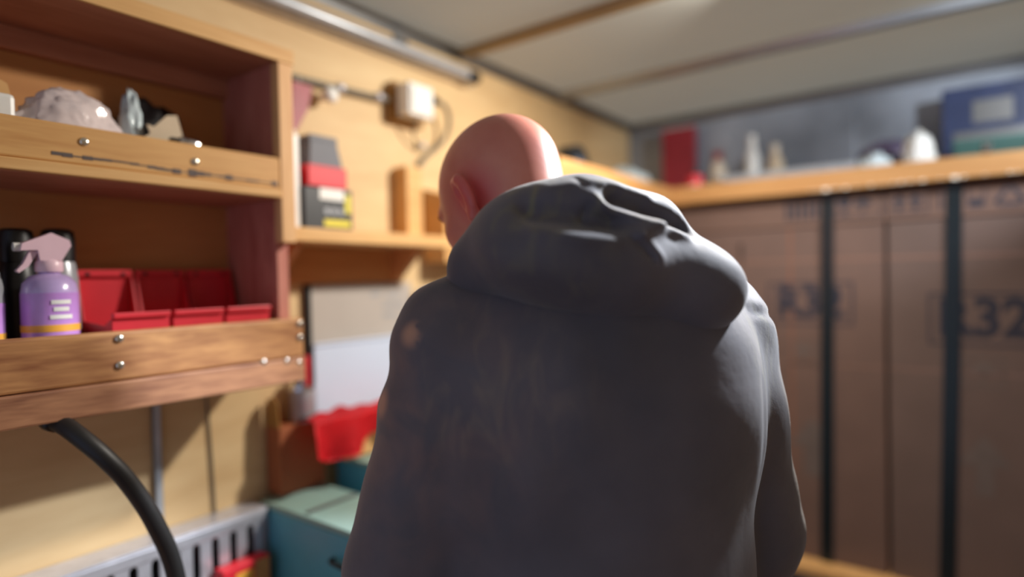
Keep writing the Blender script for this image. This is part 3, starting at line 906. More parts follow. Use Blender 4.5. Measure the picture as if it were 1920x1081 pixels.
tag(link('clear_bag', crumple((0.19, 2.11, ZS + 0.05), (0.09, 0.10, 0.075), 0.35, 6, 4, 11, ZS), M['clear'], None, 'all'), 'clear plastic bag in the back corner of the high shelf', 'bag')
# back run
t = thing('red_folder', 'dark red upright folder against the back wall', 'folder', (0.26, 2.5, ZS))
link('cover', box(0.19, 0.33, 2.47, 2.50, ZS, 2.015, 0.003), M['dark_red'], t)
link('pages', box(0.195, 0.325, 2.475, 2.495, 2.0151, 2.02), M['white'], t)
for nm, lab, x, y, r_, h, mt, cm in (('cream_bottle', 'cream bottle right of the dark red folder', 0.44, 2.42, 0.03, 0.2, 'cream', 'dark_red'),
                                     ('white_bottle', 'tall white bottle on the back run of the high shelf', 0.57, 2.42, 0.026, 0.245, 'white', 'white'),
                                     ('brown_bottle', 'dull beige bottle next to the tall white bottle', 0.65, 2.43, 0.03, 0.2, 'beige_card', 'cream')):
    t = thing(nm, lab, 'bottle', (x, y, ZS))
    link('body', lathe([(r_ * 0.9, 0), (r_, 0.004), (r_, h * 0.66), (r_ * 0.5, h * 0.82), (r_ * 0.45, h * 0.84)], (x, y, ZS), 22), M[mt], t, True)
    link('cap', lathe([(r_ * 0.5, h * 0.84), (r_ * 0.52, h * 0.85), (r_ * 0.5, h)], (x, y, ZS), 18), M[cm], t, True)
t = thing('red_can', 'small red and white can at the front corner of the high shelf', 'can', (0.42, 2.2, ZS))
link('body', lathe([(0.026, 0), (0.028, 0.003), (0.028, 0.075), (0.024, 0.082)], (0.425, 2.2, ZS), 22), M['red_plastic'], t, True)
link('band', lathe([(0.0285, 0.02), (0.0285, 0.045)], (0.425, 2.2, ZS), 22), M['white'], t, True)
link('lid', lathe([(0.02, 0.082), (0.018, 0.095)], (0.425, 2.2, ZS), 18), M['black'], t, True)
t = thing('black_holder', 'black small holder right of the red can on the high shelf', 'holder', (0.5, 2.2, ZS))
link('body', box(0.48, 0.54, 2.18, 2.22, ZS, ZS + 0.05, 0.006), M['black'], t)
link('clip', box(0.495, 0.525, 2.176, 2.1798, ZS + 0.02, ZS + 0.06, 0.001), M['chrome'], t)
t = thing('aluminium_profile', 'long pale aluminium profile lying along the back run of the high shelf', 'profile', (0.7, 2.33, ZS))
link('web', box(0.45, 0.93, 2.315, 2.32, ZS, ZS + 0.085, 0.001), M['pale_alu'], t)
link('flange', box(0.45, 0.93, 2.32, 2.36, ZS + 0.079, ZS + 0.084, 0.001), M['pale_alu'], t)
link('flange', box(0.45, 0.93, 2.32, 2.36, ZS, ZS + 0.005, 0.001), M['pale_alu'], t)
tag(link('mauve_sack', crumple((1.02, 2.36, ZS + 0.06), (0.10, 0.05, 0.088), 0.22, 5, 4, 21, ZS), M['mauve'], None, 'all'), 'dark mauve sack on the high shelf behind shiny wrapping', 'sack')
tag(link('shiny_wrap', crumple((1.105, 2.215, ZS + 0.05), (0.042, 0.04, 0.085), 0.4, 7, 4, 31, ZS), M['white'], None, 'all'), 'bright crumpled white wrapping in front of the mauve sack', 'wrapping')
tag(link('clear_wrap', crumple((0.99, 2.205, ZS + 0.03), (0.05, 0.035, 0.055), 0.4, 7, 4, 41, ZS), M['clear'], None, 'all'), 'low shiny wrapping at the left of the mauve sack', 'wrapping')
t = thing('green_case', 'long dull green case on the high shelf at the right edge', 'case', (1.5, 2.3, ZS))
link('body', box(1.19, 1.7, 2.24, 2.4, ZS, ZS + 0.07, 0.006), M['green'], t)
link('lid', box(1.188, 1.702, 2.238, 2.402, ZS + 0.0705, ZS + 0.1, 0.006), M['green'], t)
link('latch', box(1.36, 1.39, 2.233, 2.2378, ZS + 0.055, ZS + 0.085, 0.002), M['chrome'], t)
link('latch', box(1.26, 1.28, 2.233, 2.2378, ZS + 0.055, ZS + 0.085, 0.002), M['chrome'], t)
t = thing('blue_crate', 'dark blue crate standing on the green case', 'crate', (1.4, 2.42, ZS))
link('body', box(1.16, 1.7, 2.43, 2.54, ZS, 1.98, 0.004), mat('navy_plastic', srgb(50, 60, 92), 0.3, 0, 0.2, 14), t)
link('label_sheet', box(1.24, 1.34, 2.4285, 2.4298, 1.86, 1.93), M['trim'], t)
link('label_sheet', box(1.19, 1.40, 2.4285, 2.4298, 1.80, 1.835), M['trim'], t)

# ------------------------------------------------------------------ cartons on a bench under the high shelf
YC = 2.15
bs = thing('carton_bench', 'pale wooden low bench carrying the strapped cartons', 'bench', (1.2, 2.3, 0))
link('top', box(0.4, 2.2, YC - 0.06, YB - 0.01, 0.44, 0.47, 0.003), M['tan_wood'], bs)
for xx in (0.42, 1.28, 2.1):
    link('leg', box(xx, xx + 0.06, YC - 0.03, YC + 0.03, 0, 0.44, 0.003), M['tan_wood'], bs)
    link('leg', box(xx, xx + 0.06, YB - 0.09, YB - 0.03, 0, 0.44, 0.003), M['tan_wood'], bs)


def glyph_text(s, size, x, z, y, mt, parent, name='printing', sx=1.0, off=0.0):
    b = text_bm(s, size, off)
    xf(b, Matrix.Translation((x, y, z)) @ Matrix.Rotation(R(90), 4, 'X') @ Matrix.Diagonal((sx, 1, 1, 1)))
    return link(name, b, mt, parent)


def frame_print(x0, x1, z0, z1, t_, y, mt, parent):
    b = bmesh.new()
    e = 0.0004
    for a in ((x0, x1, z1 - t_, z1), (x0, x1, z0, z0 + t_), (x0, x0 + t_, z0 + t_, z1 - t_), (x1 - t_, x1, z0 + t_, z1 - t_)):
        box(a[0], a[1], y - e, y, a[2], a[3], 0, 2, b)
    return link('printed_frame', b, mt, parent)


def poly_print(poly, y, mt, parent, name='printed_symbol'):
    return link(name, prism(poly, y - 0.0004, y, 'XZ'), mt, parent)


def arrow_up(x, z, s):
    return [(x - s * 0.12, z), (x + s * 0.12, z), (x + s * 0.12, z + s * 0.5), (x + s * 0.36, z + s * 0.5), (x, z + s), (x - s * 0.36, z + s * 0.5), (x - s * 0.12, z + s * 0.5)]


def glass(x, z, s):
    return [(x - s * .28, z), (x + s * .28, z), (x + s * .28, z + s * .1), (x + s * .06, z + s * .14), (x + s * .06, z + s * .4), (x + s * .3, z + s * .62), (x + s * .33, z + s), (x + s * .08, z + s), (x + s * .12, z + s * .8), (x - s * .04, z + s), (x - s * .33, z + s), (x - s * .3, z + s * .62), (x - s * .06, z + s * .4), (x - s * .06, z + s * .14), (x - s * .28, z + s * .1)]


def umbrella(x, z, s):
    p = [(x + s * 0.5 * math.cos(a), z + s * 0.5 + s * 0.42 * math.sin(a)) for a in [math.pi * k / 10 for k in range(11)]]
    return p + [(x - s * .04, z + s * .5), (x - s * .04, z + s * .08), (x - s * .2, z + s * .08), (x - s * .2, z), (x + s * .04, z), (x + s * .04, z + s * .5)]


def carton(x0, x1, label, cm, strap_xt, strap_xb, r32, group='large strapped cartons'):
    t = thing('large_carton', label, 'carton', ((x0 + x1) / 2, 2.3, 0.4705), group)
    z0, zs, z1 = 0.4705, 1.552, 1.645
    bd = link('body', box(x0, x1, YC, YB - 0.03, z0, zs, 0.004), M[cm], t)
    ld = link('lid', box(x0 - 0.004, x1 + 0.002, YC - 0.006, YB - 0.026, zs - 0.004, z1, 0.003), M['carton_lid'], t)
    link('tape', box(x0 + 0.002, x1 - 0.002, YC - 0.0006, YC + 0.0005, 1.434, 1.444), M['tape'], bd, label='pale tape band across the carton face')
    link('tape', box(x0 + 0.002, x1 - 0.002, YC - 0.0006, YC + 0.0005, 1.102, 1.108), M['tape'], bd)
    link('panel_seam', box((x0 + x1) / 2 - 0.0015 + 0.06, (x0 + x1) / 2 + 0.0015 + 0.06, YC - 0.0005, YC + 0.0005, z0 + 0.01, zs - 0.006), M['brown_card'], bd)
    link('strap', prism([(strap_xb - 0.019, z0), (strap_xb + 0.019, z0), (strap_xt + 0.019, z1), (strap_xt - 0.019, z1)], YC - 0.0085, YC - 0.0068, 'XZ'), M['strap'], t, label='dark packing strap')
    link('strap_top', box(strap_xt - 0.019, strap_xt + 0.019, YC - 0.007, YB - 0.03, z1 + 0.0002, z1 + 0.0016), M['strap'], t)
    a, c, d, e = r32
    frame_print(a, c, d, e, 0.006, YC - 0.0002, M['ink'], bd)
    glyph_text('R32', (e - d) * 1.0, (a + c) / 2, (d + e) / 2, YC - 0.0002, M['ink'], bd, sx=0.9, off=0.0055)
    return bd, ld


YLd = YC - 0.0062
c1, l1 = carton(0.372, 1.02, 'left strapped carton under the high shelf with R32 in a box', 'carton', 0.868, 0.853, (0.685, 0.935, 1.232, 1.368))
c2, l2 = carton(1.028, 1.69, 'right strapped carton with R32 printed lower, cut by frame', 'carton2', 1.193, 1.166, (1.128, 1.385, 1.183, 1.332))
for k in range(5):
    poly_print([(0.745 + k * 0.021, 1.57), (0.757 + k * 0.021, 1.57), (0.757 + k * 0.021, 1.632), (0.745 + k * 0.021, 1.632)], YLd, M['ink'], l1)
frame_print(0.887, 1.015, 1.566, 1.638, 0.004, YLd, M['ink'], l1)
poly_print(glass(0.915, 1.574, 0.055), YLd, M['ink'], l1)
poly_print(umbrella(0.965, 1.574, 0.052), YLd, M['ink'], l1)
frame_print(1.033, 1.13, 1.566, 1.638, 0.004, YLd, M['ink'], l2)
poly_print(arrow_up(1.06, 1.576, 0.05), YLd, M['ink'], l2)
poly_print(arrow_up(1.10, 1.576, 0.05), YLd, M['ink'], l2)
poly_print([(1.145, 1.622), (1.158, 1.634), (1.164, 1.634), (1.164, 1.57), (1.158, 1.57), (1.158, 1.622)], YLd, M['ink'], l2)
frame_print(1.222, 1.262, 1.594, 1.636, 0.003, YLd, M['ink'], l2)
poly_print([(1.224, 1.572), (1.26, 1.572), (1.26, 1.592), (1.224, 1.592)], YLd, M['ink'], l2)
for k in range(3):
    a0 = R(90 + 120 * k)
    a1 = R(90 + 120 * (k + 1))
    cx, cz, rr_ = 1.315, 1.594, 0.038
    p0_ = Vector((cx + rr_ * math.cos(a0), cz + rr_ * math.sin(a0)))
    p1_ = Vector((cx + rr_ * math.cos(a1), cz + rr_ * math.sin(a1)))
    d_ = (p1_ - p0_).normalized()
    n_ = Vector((-d_.y, d_.x)) * 0.005
    q0, q1 = p0_ + d_ * 0.008, p1_ - d_ * 0.008
    poly_print([tuple(q0 - n_), tuple(q1 - n_), tuple(q1 + d_ * 0.006), tuple(q1 + n_), tuple(q0 + n_)], YLd, M['ink'], l2)
for (x, z, s, c_) in ((0.79, 1.10, 0.075, c1), (1.255, 1.065, 0.085, c2)):
    frame_print(x - s * 0.55, x + s * 0.55, z, z + s, 0.005, YC - 0.0002, M['faint_ink'], c_)
    poly_print(umbrella(x, z + s * 0.12, s * 0.75), YC - 0.0002, M['faint_ink'], c_)
poly_print(arrow_up(0.815, 0.74, 0.19), YC - 0.0002, M['faint_ink'], c1)
poly_print(arrow_up(1.255, 0.76, 0.17), YC - 0.0002, M['faint_ink'], c2)
t = thing('cable_tie', 'short black cable tie end sticking up on the left carton face', 'tie', (0.60, YC - 0.01, 1.44))
link('tail', box(0.597, 0.602, YC - 0.004, YC - 0.0008, 1.43, 1.485, 0.001), M['black'], t)
link('head', box(0.595, 0.604, YC - 0.006, YC - 0.0008, 1.485, 1.502, 0.0015), M['black'], t)

# ------------------------------------------------------------------ the lamp on the ceiling (just above the frame)
lm = thing('ceiling_lamp', 'round black lamp on the ceiling ahead of the man', 'lamp', (0.92, 1.46, ZC))
link('base', lathe([(0.06, -0.012), (0.065, -0.008), (0.065, 0)], (0.92, 1.46, ZC), 24), M['black'], lm, True)


# ------------------------------------------------------------------ the man: surfaces grown from distance fields
def sm(a, b, k):
    h = np.clip(0.5 + 0.5 * (b - a) / k, 0, 1)
    return b + (a - b) * h - k * h * (1 - h)


def smx(a, b, k):
    return -sm(-a, -b, k)


def sph(P, c, r_):
    return np.linalg.norm(P - np.array(c, np.float32), axis=1) - r_


def ell(P, c, r_, rot=None):
    q = P - np.array(c, np.float32)
    if rot is not None:
        q = q @ rot
    r_ = np.array(r_, np.float32)
    k0 = np.linalg.norm(q / r_, axis=1)
    k1 = np.linalg.norm(q / (r_ * r_), axis=1) + 1e-9
    return k0 * (k0 - 1) / k1


def cap(P, a, b, ra, rb_):
    a = np.array(a, np.float32)
    b = np.array(b, np.float32)
    ab = b - a
    t_ = np.clip((P - a) @ ab / float(ab @ ab), 0, 1)
    return np.linalg.norm(P - a - t_[:, None] * ab, axis=1) - (ra + (rb_ - ra) * t_)


def chain(P, pts, rads, k=0.01):
    d = None
    for i in range(len(pts) - 1):
        c_ = cap(P, pts[i], pts[i + 1], rads[i], rads[i + 1])
        d = c_ if d is None else sm(d, c_, k)
    return d


def rotm(rx=0, ry=0, rz=0):
    m_ = Matrix.Rotation(rz, 3, 'Z') @ Matrix.Rotation(ry, 3, 'Y') @ Matrix.Rotation(rx, 3, 'X')
    return np.array(m_, np.float32)


def grow(f, lo, hi, h, blk=8):
    """surface nets over a sparse set of blocks"""
    lo = np.array(lo, np.float32)
    n = (np.ceil((np.array(hi) - lo) / h / blk).astype(int)) * blk
    V = np.empty(n + 1, np.float32)
    nb = n // blk
    cI = np.stack(np.meshgrid(*[np.arange(k) for k in nb], indexing='ij'), -1).reshape(-1, 3)
    cen = lo + (cI + 0.5) * blk * h
    d = f(cen.astype(np.float32))
    big = np.repeat(np.repeat(np.repeat(d.reshape(nb), blk, 0), blk, 1), blk, 2)
    V[:-1, :-1, :-1] = big
    V[-1] = 1; V[:, -1] = 1; V[:, :, -1] = 1
    act = cI[np.abs(d) < blk * h * 1.6]
    loc = np.stack(np.meshgrid(*[np.arange(blk + 1)] * 3, indexing='ij'), -1).reshape(-1, 3)
    for s in range(0, len(act), 400):
        idx = (act[s:s + 400, None, :] * blk + loc[None]).reshape(-1, 3)
        P = (lo + idx * h).astype(np.float32)
        V[idx[:, 0], idx[:, 1], idx[:, 2]] = f(P)
    ins = V < 0
    cnt = np.zeros(np.array(ins.shape) - 1, np.int8)
    for dx in (0, 1):
        for dy in (0, 1):
            for dz in (0, 1):
                cnt += ins[dx:ins.shape[0] - 1 + dx, dy:ins.shape[1] - 1 + dy, dz:ins.shape[2] - 1 + dz]
    cells = np.argwhere((cnt > 0) & (cnt < 8))
    idm = -np.ones(cnt.shape, np.int32)
    idm[tuple(cells.T)] = np.arange(len(cells))
    acc = np.zeros((len(cells), 3)); num = np.zeros(len(cells))
    cr = [np.array(c_) for c_ in ((0, 0, 0), (1, 0, 0), (0, 1, 0), (1, 1, 0), (0, 0, 1), (1, 0, 1), (0, 1, 1), (1, 1, 1))]
    for i in range(8):
        for ax in range(3):
            if cr[i][ax] == 0:
                j = cr[i].copy(); j[ax] = 1
                a = V[tuple((cells + cr[i]).T)]; b = V[tuple((cells + j).T)]
                mk = (a < 0) != (b < 0)
                t_ = np.where(mk, a / np.where(mk, a - b, 1), 0)
                p = cr[i][None] + t_[:, None] * (j - cr[i])[None]
                acc += p * mk[:, None]; num += mk
    verts = lo + (cells + acc / num[:, None]) * h
    F = []
    for ax in range(3):
        u, v = (ax + 1) % 3, (ax + 2) % 3
        sl0 = [slice(None)] * 3; sl1 = [slice(None)] * 3
        sl0[ax] = slice(0, -1); sl1[ax] = slice(1, None)
        e = np.argwhere(ins[tuple(sl0)] != ins[tuple(sl1)])
        e = e[(e[:, u] > 0) & (e[:, v] > 0) & (e[:, u] < ins.shape[u] - 1) & (e[:, v] < ins.shape[v] - 1)]
        eu = np.zeros(3, int); eu[u] = 1
        ev = np.zeros(3, int); ev[v] = 1
        q = np.stack([idm[tuple((e - eu - ev).T)], idm[tuple((e - ev).T)], idm[tuple(e.T)], idm[tuple((e - eu).T)]], 1)
        fl = ins[tuple(e.T)]
        q[~fl] = q[~fl][:, ::-1]
        F.append(q)
    F = np.concatenate(F)
    F = F[(F >= 0).all(1)]
    return verts, F


def relax(v, F, it=2):
    n = len(v)
    for _ in range(it):
        s = np.zeros((n, 3)); c_ = np.zeros(n)
        for i in range(4):
            a, b = F[:, i], F[:, (i + 1) % 4]
            np.add.at(s, a, v[b]); np.add.at(c_, a, 1)
            np.add.at(s, b, v[a]); np.add.at(c_, b, 1)
        v = v * 0.4 + 0.6 * s / c_[:, None]
    return v


def grown(name, f, lo, hi, h, mt, parent, it=2, label=None):
    v, F = grow(f, lo, hi, h)
    v = relax(v, F, it)
    me = bpy.data.meshes.new(name)
    me.vertices.add(len(v)); me.vertices.foreach_set('co', v.astype(np.float32).ravel())
    me.loops.add(F.size); me.loops.foreach_set('vertex_index', F.astype(np.int32).ravel())
    me.polygons.add(len(F))
    me.polygons.foreach_set('loop_start', np.arange(0, F.size, 4, dtype=np.int32))
    me.update(calc_edges=True)
    me.polygons.foreach_set('use_smooth', np.ones(len(F), bool))
    me.materials.append(mt)
    o = bpy.data.objects.new(name, me)
    COL.objects.link(o)
    o.parent = parent
    if label:
        o['label'] = label
    return o


man = thing('person', 'bald person in a dark hooded jacket, back turned, bending over the bench', 'person', (0.837, 0.663, 0), None, R(54))

def h2l(p):
    return tuple(HC + HR @ np.array(p, np.float32))


SHL, SHR = (-0.174, 0.0, 1.325), (0.185, 0.0, 1.325)
ELL_, ELR = (-0.232, 0.03, 1.06), (0.243, 0.03, 1.04)
WRL, WRR = (-0.135, 0.27, 1.0), (0.10, 0.27, 1.0)


def hand_f(P, w_, side):
    """palm, four unequal bent fingers and a thumb; resting palm down, pointing forward"""
    w_ = np.array(w_, np.float32)
    inw = -side
    d = ell(P, w_ + np.array((0, 0.055, -0.012)), (0.041, 0.05, 0.016), rotm(R(-8)))
    d = sm(d, cap(P, w_ + np.array((0, -0.03, 0)), w_ + np.array((0, 0.02, -0.006)), 0.027, 0.024), 0.015)
    for i, (dx, L_) in enumerate(((-0.03, 0.062), (-0.010, 0.078), (0.010, 0.084), (0.029, 0.074))):
        dx *= side
        b0 = w_ + np.array((dx * 0.9, 0.092, -0.014))
        b1 = b0 + np.array((dx * 0.12, L_ * 0.45, 0.006))
        b2 = b1 + np.array((dx * 0.04, L_ * 0.3, -0.012))
        b3 = b2 + np.array((0, L_ * 0.16, -0.017))
        d = sm(d, chain(P, [b0, b1, b2, b3], [0.0095, 0.0088, 0.008, 0.007], 0.003), 0.004)
    t0 = w_ + np.array((inw * -0.02, 0.02, -0.012))
    s_ = 1 if inw > 0 else -1
    t0 = w_ + np.array((s_ * 0.026, 0.025, -0.014))
    t1 = t0 + np.array((s_ * 0.03, 0.032, -0.008))
    t2 = t1 + np.array((s_ * 0.008, 0.032, -0.008))
    d = sm(d, chain(P, [t0, t1, t2], [0.014, 0.011, 0.0085], 0.004), 0.006)
    return d


def body_f(P):
    Q = (P - HC) @ HR
    d = ell(Q, (0, -0.012, 0.014), (0.081, 0.103, 0.091))
    d = sm(d, ell(Q, (0, 0.034, -0.045), (0.064, 0.058, 0.08)), 0.03)
    d = sm(d, ell(Q, (0, 0.046, -0.088), (0.05, 0.046, 0.034)), 0.03)
    d = sm(d, sph(Q, (0, 0.083, -0.112), 0.016), 0.02)
    X = Q.copy(); X[:, 0] = np.abs(X[:, 0])
    d = sm(d, sph(X, (0.043, 0.058, -0.035), 0.022), 0.02)
    d = sm(d, cap(X, (0.012, 0.088, 0.012), (0.046, 0.074, 0.014), 0.009, 0.008), 0.014)
    d = smx(d, -sph(X, (0.031, 0.1, -0.008), 0.013), 0.01)
    d = sm(d, chain(Q, [(0, 0.086, 0.002), (0, 0.099, -0.028), (0, 0.103, -0.04)], [0.007, 0.0095, 0.011], 0.005), 0.008)
    d = sm(d, sph(X, (0.012, 0.093, -0.043), 0.007), 0.006)
    d = sm(d, cap(X, (0, 0.094, -0.07), (0.018, 0.088, -0.072), 0.0055, 0.004), 0.006)
    d = sm(d, cap(X, (0, 0.093, -0.081), (0.016, 0.087, -0.08), 0.006, 0.004), 0.006)
    # ears: tilted shells with a rim, a hollow and a lobe
    er = rotm(R(-10), 0, R(30))
    E = (X - np.array((0.084, -0.018, -0.03), np.float32)) @ er
    ear = ell(E, (0.004, -0.004, 0.004), (0.0095, 0.023, 0.036))
    ear = smx(ear, -ell(E, (0.013, 0.0, 0.004), (0.009, 0.012, 0.022)), 0.004)
    ear = sm(ear, sph(E, (0.004, 0.006, -0.03), 0.0085), 0.008)
    ear = sm(ear, chain(E, [(0.008, 0.012, 0.018), (0.009, -0.001, 0.033), (0.009, -0.017, 0.022), (0.008, -0.02, 0.0), (0.005, -0.01, -0.022)], [0.004, 0.0045, 0.005, 0.0045, 0.004], 0.003), 0.004)
    d = sm(d, ear, 0.006)
    d = sm(d, cap(P, h2l((0, -0.03, -0.05)), (0, 0.035, 1.38), 0.06, 0.066), 0.035)
    d = sm(d, cap(P, (-0.14, 0.02, 1.325), (0.14, 0.02, 1.325), 0.045, 0.045), 0.05)
    d = sm(d, ell(P, (0, 0.01, 1.18), (0.155, 0.105, 0.2)), 0.05)
    d = sm(d, ell(P, (0, 0.0, 0.95), (0.15, 0.1, 0.13)), 0.05)
    d = sm(d, chain(P, [SHL, ELL_, WRL], [0.048, 0.04, 0.027], 0.01), 0.03)
    d = sm(d, chain(P, [SHR, ELR, WRR], [0.048, 0.04, 0.027], 0.01), 0.03)
    d = sm(d, hand_f(P, WRL, -1), 0.008)
    d = sm(d, hand_f(P, WRR, 1), 0.008)
    return d


body = grown('body', body_f, (-0.34, -0.16, 0.8), (0.34, 0.52, 1.68), 0.0034, M['skin'], man, 2)
for s_ in (-1, 1):
    bm = bmesh.new()
    bmesh.ops.create_uvsphere(bm, u_segments=16, v_segments=10, radius=0.0118, matrix=Matrix.Translation(h2l((s_ * 0.031, 0.083, -0.008))))
    eb = link('eyeball', bm, M['eye'], man, 'all', local=True)
    bm = bmesh.new()
    bmesh.ops.create_uvsphere(bm, u_segments=12, v_segments=8, radius=0.0055, matrix=Matrix.Translation(h2l((s_ * 0.031, 0.0915, -0.009))))
    link('iris', bm, M['iris'], eb, 'all', local=True)
    bm = tube([h2l((s_ * 0.014, 0.098, 0.014)), h2l((s_ * 0.032, 0.094, 0.02)), h2l((s_ * 0.05, 0.082, 0.014))], [0.003, 0.004, 0.002], 8, 5)
    link('eyebrow', bm, M['brow'], man, 'all', local=True)
grown('chin_beard', lambda P: smx(sm(ell((P - HC) @ HR, (0, 0.062, -0.104), (0.040, 0.04, 0.024)), sph((P - HC) @ HR, (0, 0.083, -0.116), 0.018), 0.015), -ell((P - HC) @ HR, (0, 0.1, -0.072), (0.03, 0.03, 0.016)), 0.004),
      tuple(np.array(h2l((0, 0.06, -0.1))) - 0.07), tuple(np.array(h2l((0, 0.06, -0.1))) + 0.07), 0.003, M['beard'], man, 2, 'short dark chin beard')


def folds(P, amp):
    x, y, z = P[:, 0], P[:, 1], P[:, 2]
    a = np.sin(14 * x + 9 * z + 2.0 * np.sin(11 * z - 6 * x + 1.3)) * np.sin(10 * z - 17 * x + 1.5 * np.sin(9 * x + 7 * y))
    b = np.sin(31 * z + 23 * x + 2.2 * np.sin(19 * x - 13 * z + 4 * y)) * np.sin(27 * x - 12 * y + 1.7 * np.sin(15 * z))
    return amp * (a + 0.4 * b)


def jacket_f(P):
    d = ell(P, (0, -0.005, 1.2), (0.205, 0.15, 0.27))
    d = sm(d, ell(P, (0, -0.02, 1.27), (0.2, 0.125, 0.15)), 0.05)
    d = sm(d, ell(P, (0, 0.0, 0.93), (0.21, 0.165, 0.2)), 0.08)
    for s_ in (-1, 1):
        d = sm(d, cap(P, (s_ * 0.06, 0.025, 1.395), (s_ * 0.165, 0.0, 1.342), 0.06, 0.064), 0.04)
    d = sm(d, cap(P, (0, 0.05, 1.37), (-0.02, 0.1, 1.43), 0.085, 0.078), 0.03)
    fz = folds(P, 0.0045)
    # sleeves
    def slv(sh_, el_, wr_):
        s1 = chain(P, [sh_, el_], [0.071, 0.072], 0.01)
        s2 = chain(P, [el_, wr_], [0.07, 0.052], 0.01)
        s = sm(s1, s2, 0.02)
        # drag folds round the arm
        return s + 0.002 * np.sin(52 * P[:, 2] + 30 * P[:, 0] + 3 * np.sin(9 * P[:, 1] + 14 * P[:, 2]))
    d = sm(d, slv(SHL, ELL_, WRL), 0.02)
    d = sm(d, slv(SHR, ELR, WRR), 0.02)
    d = d + fz
    # back yoke seam and shoulder seams pressed in
    d = smx(d, -chain(P, [(-0.2, -0.05, 1.4), (-0.172, -0.11, 1.33), (-0.155, -0.125, 1.24), (-0.158, -0.115, 1.1), (-0.16, -0.11, 0.9)], [0.004, 0.005, 0.008, 0.01, 0.01], 0.004), 0.012)
    d = smx(d, -chain(P, [(0.2, -0.05, 1.39), (0.172, -0.11, 1.33), (0.16, -0.125, 1.24), (0.165, -0.115, 1.1), (0.165, -0.11, 0.9)], [0.004, 0.005, 0.008, 0.01, 0.01], 0.004), 0.012)
    x_, y_, z_ = P[:, 0], P[:, 1], P[:, 2]
    msk = np.clip((x_ - 0.15) / 0.03, 0, 1) * np.clip((0.03 - y_) / 0.03, 0, 1)
    q_ = z_ - (1.349 - 0.16 * (x_ - 0.21))
    d = d + msk * (0.004 * np.exp(-(q_ / 0.004) ** 2) - 0.002 * np.exp(-((q_ - 0.012) / 0.007) ** 2))
    # open at the hem, cuffs and neck
    d = smx(d, 0.86 - P[:, 2], 0.008)
    d = smx(d, -(ell(P, (0, 0.0, 0.84), (0.19, 0.145, 0.05))), 0.006)
    nk = cap(P, (-0.02, 0.075, 1.42), h2l((0, -0.02, -0.04)), 0.072, 0.078)
    d = smx(d, -nk, 0.008)
    d = smx(d, -sph(P, np.array(WRL) + np.array((0.012, 0.045, -0.002)), 0.046), 0.006)
    d = smx(d, -sph(P, np.array(WRR) + np.array((-0.012, 0.045, -0.002)), 0.046), 0.006)
    return d


jk = grown('jacket', jacket_f, (-0.35, -0.22, 0.83), (0.36, 0.36, 1.5), 0.0055, M['jacket'], man, 2, 'dark dusty work jacket')


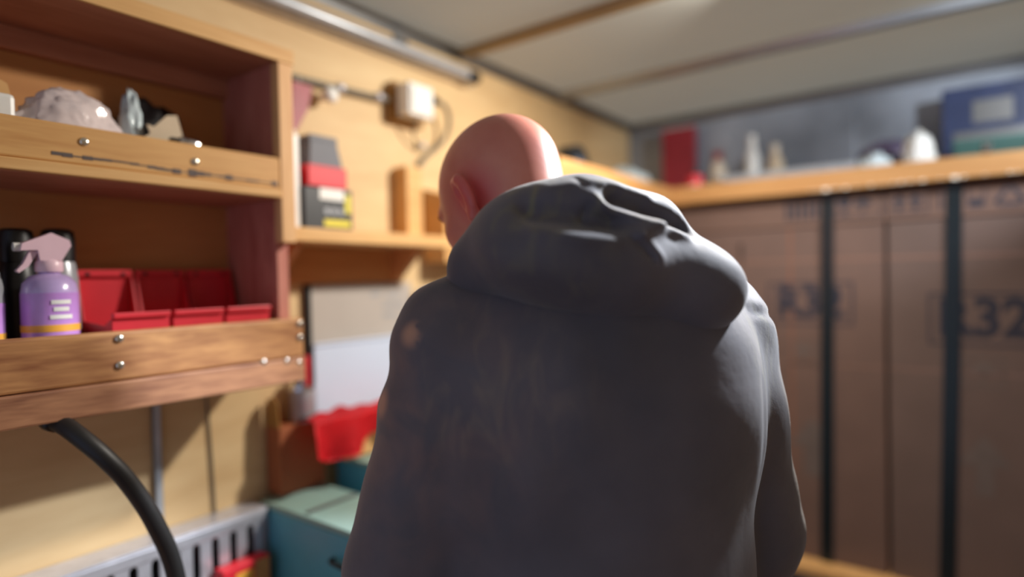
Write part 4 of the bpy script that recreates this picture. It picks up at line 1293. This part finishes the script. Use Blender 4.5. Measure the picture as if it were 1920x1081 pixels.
def hood_f(P0):
    P = P0 + np.array((0, 0, 0.012), np.float32)
    # the hood lies folded on the shoulders: a slumped bag with a rolled rim
    d = ell(P, (-0.035, -0.06, 1.435), (0.135, 0.085, 0.078), rotm(0, R(14), 0))
    d = sm(d, ell(P, (-0.045, -0.095, 1.42), (0.125, 0.07, 0.05), rotm(0, R(12), 0)), 0.03)
    d = sm(d, ell(P, (0.07, -0.10, 1.398), (0.058, 0.062, 0.052)), 0.035)
    d = sm(d, chain(P, [(-0.155, 0.03, 1.40), (-0.15, -0.03, 1.425), (-0.11, -0.07, 1.445), (-0.045, -0.075, 1.478), (0.03, -0.07, 1.465), (0.075, -0.04, 1.44), (0.10, 0.02, 1.415)],
                    [0.028, 0.033, 0.036, 0.036, 0.036, 0.034, 0.03], 0.02), 0.025)
    d = d + folds(P, 0.003)
    # the fallen opening: two hollows parted by a rolled edge, pressed and raised across the back of the hood
    F2 = P[:, [0, 2]]
    bk = np.clip((-0.02 - P[:, 1]) / 0.04, 0, 1)

    def line(pts):
        dd = None
        for a, b in zip(pts[:-1], pts[1:]):
            a = np.array(a, np.float32); b = np.array(b, np.float32)
            ab = b - a
            t_ = np.clip((F2 - a) @ ab / float(ab @ ab), 0, 1)
            q = np.linalg.norm(F2 - a - t_[:, None] * ab, axis=1)
            dd = q if dd is None else np.minimum(dd, q)
        return dd

    def press(pts, amp, wd):
        return amp * np.exp(-(line(pts) / wd) ** 2) * bk
    d = d + press([(-0.118, 1.475), (-0.085, 1.47), (-0.045, 1.461)], 0.017, 0.016)
    d = d + press([(-0.035, 1.491), (-0.002, 1.482), (0.035, 1.469), (0.052, 1.461)], 0.014, 0.0095)
    d = d - press([(-0.064, 1.497), (-0.052, 1.481), (-0.022, 1.470), (0.011, 1.464), (0.046, 1.455)], 0.0085, 0.0065)
    d = d - press([(-0.125, 1.458), (-0.083, 1.449), (-0.049, 1.449), (-0.02, 1.456), (0.004, 1.463)], 0.010, 0.008)
    d = d - press([(-0.10, 1.503), (-0.057, 1.510), (-0.02, 1.507), (0.015, 1.497)], 0.004, 0.006)
    d = d + press([(-0.033, 1.449), (-0.022, 1.441), (-0.012, 1.429)], 0.006, 0.0035)
    d = d - press([(-0.024, 1.450), (-0.013, 1.442), (-0.003, 1.43)], 0.004, 0.005)
    d = d + press([(-0.066, 1.512), (-0.062, 1.49), (-0.07, 1.465)], 0.004, 0.003)
    nk = cap(P0, (-0.02, 0.075, 1.39), h2l((0, -0.02, -0.04)), 0.074, 0.086)
    nk = sm(nk, ell((P0 - HC) @ HR, (0, -0.01, 0.01), (0.086, 0.108, 0.098)), 0.01)
    d = smx(d, -nk, 0.01)
    return d


grown('hood', hood_f, (-0.22, -0.2, 1.32), (0.17, 0.09, 1.54), 0.0035, M['hood'], jk, 2, 'folded hood slumped over the shoulders')


def trousers_f(P):
    d = ell(P, (0, 0, 0.88), (0.165, 0.115, 0.13))
    for s_ in (-1, 1):
        d = sm(d, chain(P, [(s_ * 0.085, 0, 0.82), (s_ * 0.095, 0.03, 0.48), (s_ * 0.1, -0.01, 0.1)], [0.09, 0.068, 0.062], 0.02), 0.03)
    d = d + folds(P, 0.003)
    return smx(smx(d, 0.07 - P[:, 2], 0.01), P[:, 2] - 0.97, 0.01)


grown('trousers', trousers_f, (-0.24, -0.16, 0.04), (0.24, 0.18, 1.0), 0.009, M['trousers'], man, 2)
for s_ in (-1, 1):
    def boot_f(P, s_=s_):
        d = cap(P, (s_ * 0.1, -0.015, 0.06), (s_ * 0.1, -0.012, 0.15), 0.05, 0.05)
        d = sm(d, chain(P, [(s_ * 0.1, -0.04, 0.04), (s_ * 0.106, 0.06, 0.045), (s_ * 0.112, 0.15, 0.035)], [0.042, 0.045, 0.04], 0.02), 0.03)
        return smx(d, 0.002 - P[:, 2], 0.006)
    grown('boot', boot_f, (s_ * 0.105 - 0.08, -0.12, -0.01), (s_ * 0.105 + 0.08, 0.22, 0.22), 0.007, M['boot'], man, 2)
